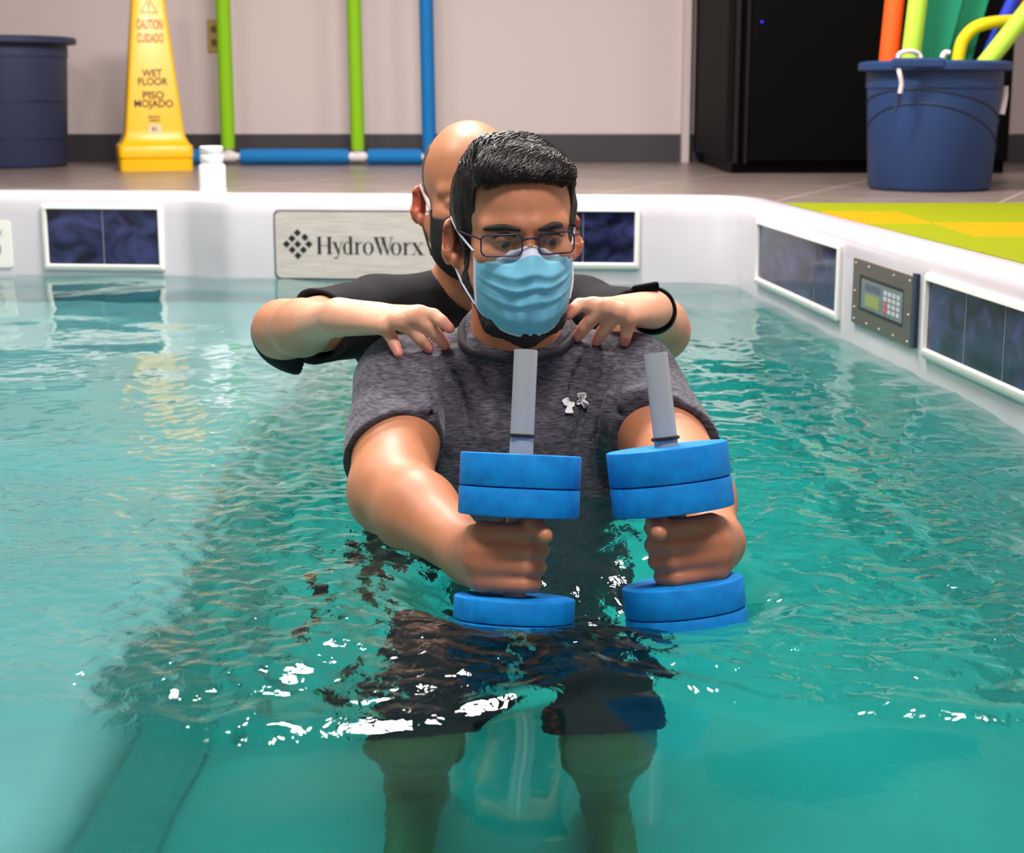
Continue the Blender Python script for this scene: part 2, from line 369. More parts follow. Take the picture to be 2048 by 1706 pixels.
bm = bmesh.new(); poly_bm(bm, rq(.25, .34, .48, .52), M, 0.0082, 0.0086); bm_obj('green_readout', bm, mat('olive', srgb(140, 150, 78), 0.4), cp)
bm = bmesh.new(); poly_bm(bm, rq(.24, .58, .50, .68), M, 0.0082, 0.0086); bm_obj('blue_readout', bm, mat('slate', srgb(78, 86, 108), 0.4), cp)
m_key = mat('pale_key', srgb(186, 188, 196), 0.4); m_red = mat('red_key', srgb(206, 82, 84), 0.4)
for a in range(4):
    for b in range(4):
        bm = bmesh.new(); x0 = .56 + a * .07; y0 = .35 + b * .085; poly_bm(bm, rq(x0, y0, x0 + .05, y0 + .06), M, 0.0082, 0.009); bm_obj('key', bm, m_red if (a, b) in ((0, 0), (0, 1)) else m_key, cp)
for a, b in ((.05, .93), (.28, .93), (.70, .93), (.95, .93), (.05, .5), (.95, .45), (.05, .07), (.28, .07), (.5, .07), (.73, .07), (.95, .07), (.05, .25)):
    c = pu(a, b); bm = bmesh.new(); bmesh.ops.create_uvsphere(bm, u_segments=10, v_segments=6, radius=0.0028, matrix=Matrix.Translation(M @ Vector((c[0], c[1], 0.007)))); bm_obj('screw', bm, m_steel, cp, smooth=True)
bm = bmesh.new(); poly_bm(bm, [(u1 + .003, v0 + .004), (u1 + .024, v0 + .004), (u1 + .024, v1 + .008), (u1 + .003, v1 + .008)], M, 0.0005, 0.010); b_ = bm_obj('blue_strip', bm, mat('navy_strip', srgb(26, 40, 66), 0.35), cp); b_['label'] = 'navy strip along the near side'

pale_ledge = box('added_ledge', (-1.29, 2.68, -0.76), (1.64, 4.4, 0.70), m_tub, tub, 0.08)  # submerged ledge, added to make the water on the left paler
# ------------------------------------------------------------------ water
def sstep(x, a, b): t = np.clip((x - a) / (b - a), 0, 1); return t * t * (3 - 2 * t)
rng = np.random.RandomState(7)
def waves(X, Y, n, l0, l1, seed, spread=math.pi, base=0.0):
    r = np.random.RandomState(seed); h = np.zeros_like(X)
    wx = X + 0.03 * np.sin(3.1 * Y + 1) + 0.02 * np.sin(7.3 * X + 2); wy = Y + 0.03 * np.sin(4.3 * X) + 0.02 * np.sin(8.1 * Y)
    for _ in range(n):
        L = math.exp(r.uniform(math.log(l0), math.log(l1))); a = base + r.uniform(-spread, spread); k = 2 * math.pi / L
        h += (L / l1) ** 1.0 * np.sin(k * (math.cos(a) * wx + math.sin(a) * wy) + r.uniform(0, 6.28))
    return h / math.sqrt(n)
def crest_y(X):
    xs = [-2.1, -0.42, -0.25, -0.08, 0.08, 0.14, 0.25, 0.45, 1.0]; ys = [1.46, 1.40, 1.35, 1.38, 1.49, 1.47, 1.40, 1.38, 1.40]
    return np.interp(X, xs, ys)
def water_h(X, Y):
    cyl = Y - crest_y(X)
    turb = sstep(cyl, -0.03, 0.05) * (1 - 0.70 * sstep(Y, 2.4, 3.8))
    side = 0.35 + 0.65 * sstep(X, -0.8, -0.1)
    h = 0.0065 * waves(X, Y, 16, 0.24, 1.0, 3)
    h += 0.0012 * waves(X, Y, 18, 0.12, 0.35, 4) * (0.4 + 0.6 * sstep(Y, 1.3, 1.8))
    h += 0.0034 * turb * side * waves(X, Y, 46, 0.035, 0.15, 5) + 0.0011 * turb * waves(X, Y, 40, 0.022, 0.05, 15)
    cy2 = cyl + 0.012 * np.sin(11 * X + 1) + 0.006 * np.sin(31 * X); h += 0.0042 * np.exp(-(cy2 / 0.026) ** 2) * (1 + .4 * np.sin(19 * X)) + 0.005 * sstep(cy2, -0.04, 0.05)
    # long ripples running along the right wall
    wallx = 0.865 - (Y - 2.7) * 0.098
    for d, a, s in ((0.10, .0016, .014), (0.24, .0022, .018), (0.42, .0016, .016)):
        q = wallx - X - d - 0.012 * np.sin(7 * Y + 9 * d) - 0.01 * np.sin(17 * Y); h += a * np.exp(-(q / s) ** 2)
    for bx, by, br in BELLS:
        rr = np.sqrt((X - bx) ** 2 + (Y - by) ** 2); h += 0.004 * np.exp(-((rr - br - .012) / 0.014) ** 2) * np.sin(9 * np.arctan2(Y - by, X - bx)) - 0.034 * np.exp(-(rr / 0.11) ** 4)
    # wake sheet between the two dumbbells
    return h
BELLS = [(0.0, 1.76, 0.072), (0.172, 1.76, 0.072)]
m_water = bpy.data.materials.new('pool_water'); m_water.use_nodes = True
nt = m_water.node_tree; nt.nodes.remove(nt.nodes['Principled BSDF']); out = nt.nodes['Material Output']
gl = nt.nodes.new('ShaderNodeBsdfGlass'); gl.inputs['IOR'].default_value = 1.33; gl.inputs['Roughness'].default_value = 0.0
va = nt.nodes.new('ShaderNodeVolumeAbsorption'); va.inputs['Color'].default_value = (0.0, 0.955, 0.90, 1); va.inputs['Density'].default_value = 1.15
nt.links.new(gl.outputs[0], out.inputs['Surface']); nt.links.new(va.outputs[0], out.inputs['Volume'])
tc = nt.nodes.new('ShaderNodeTexCoord'); nz = nt.nodes.new('ShaderNodeTexNoise'); nz.inputs['Scale'].default_value = 42; nz.inputs['Detail'].default_value = 3; nz.inputs['Distortion'].default_value = 0.6
at_ = nt.nodes.new('ShaderNodeAttribute'); at_.attribute_name = 'chop'; bp = nt.nodes.new('ShaderNodeBump'); bp.inputs['Distance'].default_value = 0.006
nt.links.new(tc.outputs['Object'], nz.inputs['Vector']); nt.links.new(nz.outputs['Fac'], bp.inputs['Height']); nt.links.new(at_.outputs['Fac'], bp.inputs['Strength']); nt.links.new(bp.outputs['Normal'], gl.inputs['Normal'])
def build_water():
    G = 0.007
    # rows are graded: fine near the camera, coarser far away
    ys = [0.44];
    while ys[-1] < 5.14: ys.append(ys[-1] + (0.006 if ys[-1] < 2.6 else 0.010))
    xs = list(np.arange(-2.12, -0.75, 0.012)) + list(np.arange(-0.75, 1.0, 0.0065))
    X, Y = np.meshgrid(np.array(xs), np.array(ys)); Z = water_h(X, Y)
    from math import hypot
    P = np.stack([X.ravel(), Y.ravel(), Z.ravel()], 1); nx, ny = len(xs), len(ys)
    # keep cells inside the plan (plus a hair)
    OP = offset_plan(PLAN, 0.012); inside = np.zeros(len(P), bool)
    for k in range(len(OP)):
        x1, y1 = OP[k]; x2, y2 = OP[(k + 1) % len(OP)]
        c = ((y1 > P[:, 1]) != (y2 > P[:, 1])) & (P[:, 0] < (x2 - x1) * (P[:, 1] - y1) / (y2 - y1 + 1e-12) + x1); inside ^= c
    I = np.arange(nx * ny).reshape(ny, nx); F = np.stack([I[:-1, :-1].ravel(), I[:-1, 1:].ravel(), I[1:, 1:].ravel(), I[1:, :-1].ravel()], 1)
    F = F[inside[F].any(axis=1)]; used = np.unique(F); mp = np.full(len(P), -1); mp[used] = np.arange(len(used)); P = P[used]; F = mp[F]
    o = mesh_obj('pool_water', P, F, m_water, smooth=True)
    cyl = P[:, 1] - crest_y(P[:, 0]); chop = sstep(cyl, -0.06, 0.03) * (1 - 0.85 * sstep(P[:, 1], 1.9, 3.0)) * (0.35 + 0.65 * sstep(P[:, 0], -0.9, -0.2))
    a = o.data.attributes.new('chop', 'FLOAT', 'POINT'); a.data.foreach_set('value', (0.02 + 0.36 * chop).astype(np.float32))
    return tag(o, 'rippled teal water filling the white pool', 'water', kind='stuff')
build_water()
# ================================================================== POOLSIDE THINGS
# black cabinet
m_blk = mat('black_cabinet', (.0010, .0008, .0008), 0.5, 0, .08); m_blk2 = mat('cabinet_side', (.004, .0036, .0038), 0.7, 0, .1); m_trim = mat('cabinet_trim', (.012, .010, .010), 0.4, 0.0, .2)
cb = thing('storage_cabinet', 'tall black cabinet standing against the back wall', 'cabinet', (1.43, 7.05, Z_DECK))
box('side_panel', (0.868, 7.08, 1.25), (0.026, 1.16, 1.9), m_blk2, cb, 0.004)
box('carcass', (1.44, 7.10, 1.26), (1.12, 1.12, 1.92), m_blk, cb, 0.004)
box('plinth', (1.44, 7.10, 0.275), (1.10, 1.08, 0.05), m_blk, cb)
box('door', (1.455, 6.535, 1.25), (1.07, 0.035, 1.90), m_blk, cb, 0.006)
box('door_edge', (0.895, 6.525, 1.25), (0.022, 0.03, 1.92), m_trim, cb, 0.004)
box('door_edge', (0.935, 6.508, 1.25), (0.012, 0.02, 1.92), m_trim, cb, 0.003)
bm = bmesh.new(); p = at(1524, 44, 6.515); bmesh.ops.create_uvsphere(bm, u_segments=12, v_segments=8, radius=0.006, matrix=Matrix.Translation(tuple(p))); l_ = bm_obj('indicator_light', bm, mat('blue_led', (0.01, 0.02, 0.5), 0.3, Emission_Color=(0.02, 0.03, 1, 1), Emission_Strength=0.5), cb, smooth=True)
# wall corner post beside the cabinet
pt = box('trim_1', (0.815, 7.66, 1.4), (0.035, 0.08, 2.8), m_wall, bevel=0.004); tag(pt, kind='structure')

# outlet
m_out = mat('outlet_tan', srgb(188, 162, 96), 0.4)
p = at(430, 72, Y_WALL - 0.004); o = thing('wall_outlet', 'tan outlet plate on the wall behind the left green noodle', 'outlet', (p[0], Y_WALL, p[2]))
box('cover_plate', (p[0], Y_WALL - 0.004, p[2]), (0.072, 0.008, 0.15), m_out, o, 0.003)
for dz in (-0.03, 0.03): box('socket', (p[0], Y_WALL - 0.009, p[2] + dz), (0.034, 0.004, 0.03), mat('outlet_socket', srgb(120, 96, 40), 0.4), o, 0.002)

# noodle frame
m_green = mat('green_foam', srgb(140, 200, 6), 0.75); m_blue = mat('blue_foam', srgb(0, 118, 190), 0.75); m_pvc = mat('white_pvc', srgb(232, 226, 228), 0.35)
for m_ in (m_green, m_blue): add_noise(m_, 260, 2, bump=0.15, dist=0.002)
YN = 7.34; fr = thing('noodle_frame', 'white pipe frame padded with green and blue pool noodles against the wall', 'frame', (-0.95, YN, Z_DECK))
def X(px, py, Y=YN): return at(px, py, Y)[0]
zb = Z_DECK + 0.037; xa, xb, xc, xz = X(457, 316), X(716, 316), X(857, 316), X(330, 316)
tube('pipe', [(xz, YN, zb), (xc, YN, zb)], 0.017, m_pvc, fr)
for x in (xa, xb, xc): tube('pipe', [(x, YN, zb), (x, YN, 1.85)], 0.017, m_pvc, fr)
for x in (xa, xb): tube('tee_joint', [(x - .034, YN, zb), (x + .034, YN, zb)], 0.023, m_pvc, fr); tube('tee_joint', [(x, YN, zb), (x, YN, zb + .035)], 0.022, m_pvc, fr)
def noodle(a, b, m, par_, r=0.035, name='noodle'):
    a, b = np.array(a), np.array(b); n = 14; pts = [a + (b - a) * t for t in np.linspace(0, 1, n)]
    L = np.linalg.norm(b - a); return tube(name, pts, [r * (.93 if k in (0, n - 1) else 1) for k in range(n)], m, par_, 24)
noodle((X(450, 0) - 0.01, YN, 1.8), (xa, YN, zb + .036), m_green, fr, 0.0325)
noodle((xb - .012, YN, 1.8), (xb, YN, zb + .03), m_green, fr, 0.0315)
noodle((xc - .012, YN, 1.8), (xc + .004, YN, zb + .0), m_blue, fr, 0.0315)
noodle((xz, YN, zb), (X(425, 316), YN, zb), m_blue, fr); noodle((X(482, 316), YN, zb), (X(698, 316), YN, zb), m_blue, fr); noodle((X(736, 316), YN, zb), (xc - .03, YN, zb), m_blue, fr)

# caution cone
m_cone = mat('yellow_plastic', srgb(250, 190, 0), 0.33, Subsurface_Weight=0.0)
m_cred = mat('red_print', srgb(214, 62, 10), 0.5); m_cblk = mat('brown_print', srgb(42, 30, 8), 0.5)
cc = at(310, 342, 6.75); CX, CY = at(310, 342, 6.9)[0], 6.9
cn = thing('caution_cone', 'tall yellow wet floor caution cone by the back wall', 'cone', (CX, CY, Z_DECK))
CM = Matrix.Translation((CX, CY, Z_DECK)) @ Matrix.Rotation(R(16), 4, 'Z')
def sq(bm, h, z, r=0.02, k=3):
    return [bm.verts.new(CM @ Vector((x, y, z))) for x, y in rrect(-h, -h, h, h, min(r, h * .4), k)]
bm = bmesh.new(); L = [(.150, 0), (.150, .048), (.146, .052)]
rr_ = [sq(bm, *q) for q in L]
for a, b in zip(rr_, rr_[1:]):
    for i in range(len(a)): bm.faces.new((a[i], a[(i + 1) % len(a)], b[(i + 1) % len(b)], b[i]))
bm.faces.new(rr_[0][::-1]); bm.faces.new(rr_[-1])
bo = bm_obj('base', bm, m_cone, cn, smooth=True); e = bo.modifiers.new('es', 'EDGE_SPLIT'); e.split_angle = R(40)
bm = bmesh.new(); L = [(.140, .052), (.152, .055), (.152, .098), (.147, .106), (.140, .110), (.132, .125), (.124, .142), (.119, .170), (.046, .915), (.038, .93), (.0, .932)]
rr_ = [sq(bm, max(h_, .002), z_, 0.014 if z_ > .12 else .02) for h_, z_ in L]
for a, b in zip(rr_, rr_[1:]):
    for i in range(len(a)): bm.faces.new((a[i], a[(i + 1) % len(a)], b[(i + 1) % len(b)], b[i]))
bo = bm_obj('cone_body', bm, m_cone, cn, smooth=True); e = bo.modifiers.new('es', 'EDGE_SPLIT'); e.split_angle = R(40)
tilt = math.atan((.119 - .046) / (.915 - .170))
def cone_face(z, u=0): # frame on the front face at height z
    h = .119 - (z - .170) * math.tan(tilt)
    o_ = CM @ Vector((u, -h - .0008, z)); x = (CM.to_3x3() @ Vector((1, 0, 0))); y = (CM.to_3x3() @ Vector((0, math.sin(tilt), math.cos(tilt))))
    return frame_matrix(o_, x, y)
def zpix(py):
    d = ray(310, py); return (CAMP + d * ((CY - .11) / d[1]))[2] - Z_DECK
for s_, y_, w_, h_, m_ in (('CAUTION', 57, 49, 18, m_cred), ('CUIDADO', 84, 49, 17, m_cred), ('WET', 153, 38, 14, m_cblk), ('FLOOR', 170, 56, 14, m_cblk), ('PISO', 197, 40, 14, m_cblk), ('MOJADO', 214, 73, 14, m_cblk), ('SERVICIO', 236, 33, 6, m_cblk), ('LIMPIEZA', 243, 31, 6, m_cblk)):
    z_ = zpix(y_); size = h_ / 477 / 0.70; o_ = text('lettering', s_, cone_face(z_), size, m_, cn, bold=size * .022)
    xs_ = [v.co.x for v in o_.data.vertices]; f_ = (w_ / 477) / (max(xs_) - min(xs_)); bpy.data.objects.remove(o_)
    if h_ < 10: s_ = s_
    text('lettering', s_, cone_face(z_), size if h_ > 10 else size * .7, m_, cn, bold=size * .022, sx=f_)
bm = bmesh.new(); T = cone_face(zpix(24)); t_ = .036
for a, b in (((-t_ / 1.1, 0), (t_ / 1.1, 0)), ((t_ / 1.1, 0), (0, t_ * 1.6)), ((0, t_ * 1.6), (-t_ / 1.1, 0))):
    d = np.array(b) - np.array(a); n_ = np.array([-d[1], d[0]]) / np.linalg.norm(d) * .0022; poly_bm(bm, [tuple(np.array(a) - n_), tuple(np.array(b) - n_), tuple(np.array(b) + n_), tuple(np.array(a) + n_)], T, 0, .0006)
poly_bm(bm, [(-.003, .017), (.003, .017), (.004, .04), (-.004, .04)], T, 0, .0006); poly_bm(bm, [(-.003, .007), (.003, .007), (.003, .013), (-.003, .013)], T, 0, .0006)
bm_obj('warning_triangle', bm, mat('orange_print', srgb(240, 130, 0), 0.5), cn)
T = cone_face(.172); bm = bmesh.new(); poly_bm(bm, [(-.026, -.018), (.026, -.018), (.026, .018), (-.026, .018)], T, 0.0005, .0015)
st = bm_obj('sticker', bm, mat('sticker_white', srgb(236, 205, 170), 0.5), cn); T2 = T @ Matrix.Translation((0, -.008, .0016)); text('lettering', 'B1', T2, .024, m_cblk, st, bold=.0004)

# white fitting on the pool rim
p = at(428, 383, 5.08); ft = thing('pipe_fitting', 'short white plastic pipe fitting standing on the pool rim', 'fitting', (p[0], 5.06, Z_DECK + LIP_H))
Mf = Matrix.Translation((p[0], 5.06, Z_DECK + LIP_H - .001))
lathe('sleeve', [(.044, 0), (.0435, .006), (.0415, .010), (.0415, .078), (.038, .084), (.030, .084)], m_pvc, ft, 40, Mf)
lathe('cap', [(.031, .080), (.033, .086), (.0365, .094), (.0365, .112), (.0345, .115), (.0365, .118), (.0365, .136), (.033, .140)], m_pvc, ft, 40, Mf)

# blue tubs
m_bin = mat('blue_plastic', srgb(36, 60, 104), 0.45, 0, .35); add_noise(m_bin, 90, 3, bump=0.06, dist=0.002)
m_bin2 = mat('navy_plastic', srgb(54, 60, 88), 0.5, 0, .3)
m_groove = mat('bin_groove', srgb(30, 42, 68), 0.5)
def bin_(name, label, cx, cy, rb, rt, h, m, bands, rimw=.03, curved=False, hand=None):
    t = thing(name, label, 'bin', (cx, cy, Z_DECK)); T = Matrix.Translation((cx, cy, Z_DECK)); rw = lambda z: rb + (rt - rb) * z / h
    lathe('body', [(rb - .03, .0), (rb - .008, .003), (rb, .014), (rw(h - .09), h - .09), (rw(h - .09) + .004, h - .086), (rt, h - .01), (rt - .006, h - .01), (rb - .008, .02), (.01, .018)], m, t, 72, T, closed=False)
    lathe('rim', [(rt - .004, h - .028), (rt + rimw, h - .032), (rt + rimw + .004, h - .028), (rt + rimw + .004, h - .010), (rt + rimw - .002, h - .003), (rt + .004, h), (rt - .006, h - .002), (rt - .006, h - .02)], m, t, 72, T, closed=False)
    for f in bands:
        pts = [(cx + (rw(f(a)) + .0005) * math.sin(a), cy - (rw(f(a)) + .0005) * math.cos(a), Z_DECK + f(a)) for a in np.linspace(-1.7, 1.7, 60)]
        tube('moulded_rib', pts, .0032, m_groove, t, 8)
    return t
cxr, cyr = at(1861, 300, 5.44)[0], 5.44
def arc(c, a0, w, dz):
    return lambda a: c + dz * math.cos((a - a0) * w)
br_ = bin_('storage_tub', 'round blue rope handled tub full of pool noodles at right', cxr, cyr, .202, .222, .42, m_bin, [arc(.17, -.45, 1.05, .115), arc(.225, -.55, .85, .105)], .024)
m_rope = mat('white_rope', srgb(226, 214, 216), 0.8)
def rp(px, py, d): return at(px, py, cyr - d)
tube('rope_handle', catmull([rp(1796, 116, .20), rp(1800, 107, .20), rp(1818, 102, .20), rp(1836, 107, .19), rp(1842, 116, .19)]), .0075, m_rope, br_, 10)
tube('rope_handle', catmull([rp(1884, 116, .20), rp(1890, 106, .20), rp(1899, 106, .2)]), .009, m_rope, br_, 10)
tube('rope_handle', catmull([rp(1795, 132, .238), rp(1800, 150, .245), rp(1803, 168, .24), rp(1800, 186, .235)]), .0072, m_rope, br_, 10)
tube('rope_knot', catmull([rp(1799, 186, .232), rp(1797, 205, .226), rp(1789, 222, .222)]), .0050, m_groove, br_, 10)
tube('rope_handle', catmull([rp(2010, 172, .03), rp(2009, 195, .03), rp(2003, 228, .03)]), .011, m_rope, br_, 10)
hg = box('hand_grip', tuple(rp(1836, 126, .243)), (.17, .02, .032), m_bin, br_, .008)
# noodles standing in the tub
m_or = mat('orange_foam', srgb(255, 84, 0), 0.75); m_lime = mat('lime_foam', srgb(178, 218, 66), 0.75); m_teal = mat('teal_foam', srgb(0, 136, 102), 0.7); m_yel = mat('yellow_foam', srgb(228, 200, 0), 0.75); m_rblue = mat('royal_foam', srgb(20, 50, 190), 0.7); m_rd = mat('red_foam', srgb(160, 20, 30), 0.7)
for m_ in (m_or, m_lime, m_teal, m_yel): add_noise(m_, 260, 2, bump=0.15, dist=0.002)
def N(name, label, a, b, ya, yb, r, m, bend=None):
    A, B = at(*a, ya), at(*b, yb); pts = [A, B] if bend is None else catmull([A] + [at(*q, ya) for q in bend] + [B], 6)
    if bend is None: pts = [A + (B - A) * t for t in np.linspace(0, 1, 8)]
    return tag(tube(name, pts, r, m, None, 24), label, 'pool noodle', 'foam noodles in the right blue tub')
N('pool_noodle', 'bright orange foam noodle, leftmost in the right blue tub', (1762, 270), (1806, -160), cyr - .02, cyr + .02, .032, m_or)
N('pool_noodle', 'lime green foam noodle standing right of the orange one', (1802, 270), (1856, -160), cyr - .06, cyr - .06, .031, m_lime)
N('pool_noodle', 'lime green foam noodle leaning far right in the blue tub', (1890, 230), (2120, -60), cyr - .12, cyr - .05, .030, m_lime)
N('pool_noodle', 'yellow foam noodle curving over the right side of the tub', (1905, 230), (2060, 40), cyr - .02, cyr + .05, .021, m_yel, [(1917, 115), (1932, 72), (1970, 48)])
N('pool_noodle', 'royal blue foam noodle behind the right lime noodle', (1925, 220), (2040, -30), cyr + .05, cyr + .05, .022, m_rblue)
N('pool_noodle', 'dark red foam noodle low in the right side of the tub', (1915, 200), (2060, 0), cyr + .125, cyr + .135, .028, m_rd)
# two teal kickboards
def board(label, c, w, h, ang, y, notch=None):
    bm = bmesh.new(); p = at(*c, y); M_ = Matrix.Translation(tuple(p)) @ Matrix.Rotation(R(ang), 4, 'Y') @ Matrix.Rotation(R(90), 4, 'X')
    pts = rrect(-w / 2, -h / 2, w / 2, h / 2, .04, 6)
    if notch: pts = [(a + (notch * math.exp(-((b + .04) / .05) ** 2) if a < 0 else 0), b) for a, b in [(x_, y_) for (x0, y0), (x1, y1) in zip(pts, pts[1:] + pts[:1]) for x_, y_ in [((x0 * (1 - t) + x1 * t), (y0 * (1 - t) + y1 * t)) for t in np.linspace(0, 1, 14)[:-1]]]]
    poly_bm(bm, pts, M_, -.018, .018); o_ = bm_obj('kickboard', bm, m_teal, None, bevel=.006); return tag(o_, label, 'kickboard', 'teal foam boards in the right blue tub')
board('teal foam board standing beside the lime noodle in the tub', (1868, 60), .13, .62, 13, cyr + .0, .03)
board('teal foam board with a dark gap on its left, nearer the yellow noodle', (1925, 60), .11, .60, 13, cyr + .045)
# left bin
bl_ = bin_('storage_tub', 'round navy ribbed bin at the left edge by the cone', at(18, 300, 7.2)[0], 7.2, .25, .275, .56, m_bin2, [lambda a: .125, lambda a: .285], .035)
# black bag on the floor at the far right
m_bag = mat('black_fabric', (0.01, 0.01, 0.011), 0.8)
bm = bmesh.new(); p = atz(2075, 345, Z_DECK)
bmesh.ops.create_icosphere(bm, subdivisions=4, radius=1, matrix=Matrix.Translation((2.34, 6.4, Z_DECK + .09)) @ Matrix.Diagonal((.30, .16, .10, 1)))
for v in bm.verts: v.co.z = max(v.co.z + .012 * math.sin(25 * v.co.x + 13 * v.co.y), Z_DECK)
bg = thing('duffel_bag', 'black bag lying on the floor behind the right blue tub', 'bag', (2.34, 6.4, Z_DECK)); bm_obj('bag_body', bm, m_bag, bg, smooth=True)
tube('strap', catmull([(2.20, 6.36, Z_DECK + .15), (2.25, 6.36, .46), (2.30, 6.36, .50), (2.35, 6.36, .42)]), .009, m_bag, bg, 8)

# ------------------------------------------------------------------ rubber mat tiles on the right deck
m_ml = mat('lime_mat', srgb(122, 128, 4), 0.8, 0, .1); m_mo = mat('orange_mat', srgb(222, 126, 0), 0.8, 0, .1)
for m_ in (m_ml, m_mo):
    n, l, b = nodes(m_); vo = n.new('ShaderNodeTexVoronoi'); vo.inputs['Scale'].default_value = 30; vo.inputs['Randomness'].default_value = 0.0
    l.new(texcoord(m_), vo.inputs['Vector']); rp_ = n.new('ShaderNodeValToRGB'); rp_.color_ramp.elements[0].position = .10; rp_.color_ramp.elements[1].position = .16
    c0 = b.inputs['Base Color'].default_value[:]; rp_.color_ramp.elements[0].color = (c0[0] * .45, c0[1] * .42, c0[2] * .5, 1); rp_.color_ramp.elements[1].color = c0
    l.new(vo.outputs['Distance'], rp_.inputs['Fac']); l.new(rp_.outputs['Color'], b.inputs['Base Color'])
OPL = offset_plan(PLAN, LIP_W + .006)
def clip_right(poly):
    """keep the part of the tile to the right of the pool's lip"""
    a, b = np.array(OPL[5]), np.array(OPL[6]); d = b - a; f = lambda p: -(d[0] * (p[1] - a[1]) - d[1] * (p[0] - a[0])) * -1
    out = []
    for k in range(len(poly)):
        p, q = poly[k], poly[(k + 1) % len(poly)]; fp, fq = f(p), f(q)
        if fp > 0: out.append(p)
        if fp * fq < 0: t = fp / (fp - fq); out.append((p[0] + (q[0] - p[0]) * t, p[1] + (q[1] - p[1]) * t))
    return out
TS = .362; x00 = 1.003 - 2 * TS; y00 = 4.56
rowname = ['back', 'second', 'third', 'fourth', 'fifth', 'sixth', 'seventh']; colname = ['beside the pool lip', 'second from the pool lip', 'third from the pool lip', 'fourth from the pool lip']
for r_ in range(7):
    k_ = 0
    for c_ in range(5):
        xa_, ya_ = x00 + c_ * TS, y00 - (r_ + 1) * TS; poly = clip_right([(xa_, ya_), (xa_ + TS - .002, ya_), (xa_ + TS - .002, ya_ + TS - .002), (xa_, ya_ + TS - .002)])
        if len(poly) < 3: continue
        A = abs(sum(p[0] * q[1] - q[0] * p[1] for p, q in zip(poly, poly[1:] + poly[:1]))) / 2
        if A < .004 or xa_ - .32 * (ya_ + TS) > 0.12: continue
        org = (r_ == 1 and c_ == 1) or (r_ == 2 and c_ == 2) or (r_ == 4 and c_ == 3)
        bm = bmesh.new(); poly_bm(bm, poly, Matrix(), Z_DECK, Z_DECK + .012)
        o_ = bm_obj('floor_mat_tile', bm, m_mo if org else m_ml, None, bevel=.002)
        tag(o_, ('orange' if org else 'lime green') + ' rubber floor tile in the ' + rowname[r_] + ' row, ' + colname[min(k_, 3)], 'mat tile', 'rubber mat tiles on the right deck'); k_ += 1
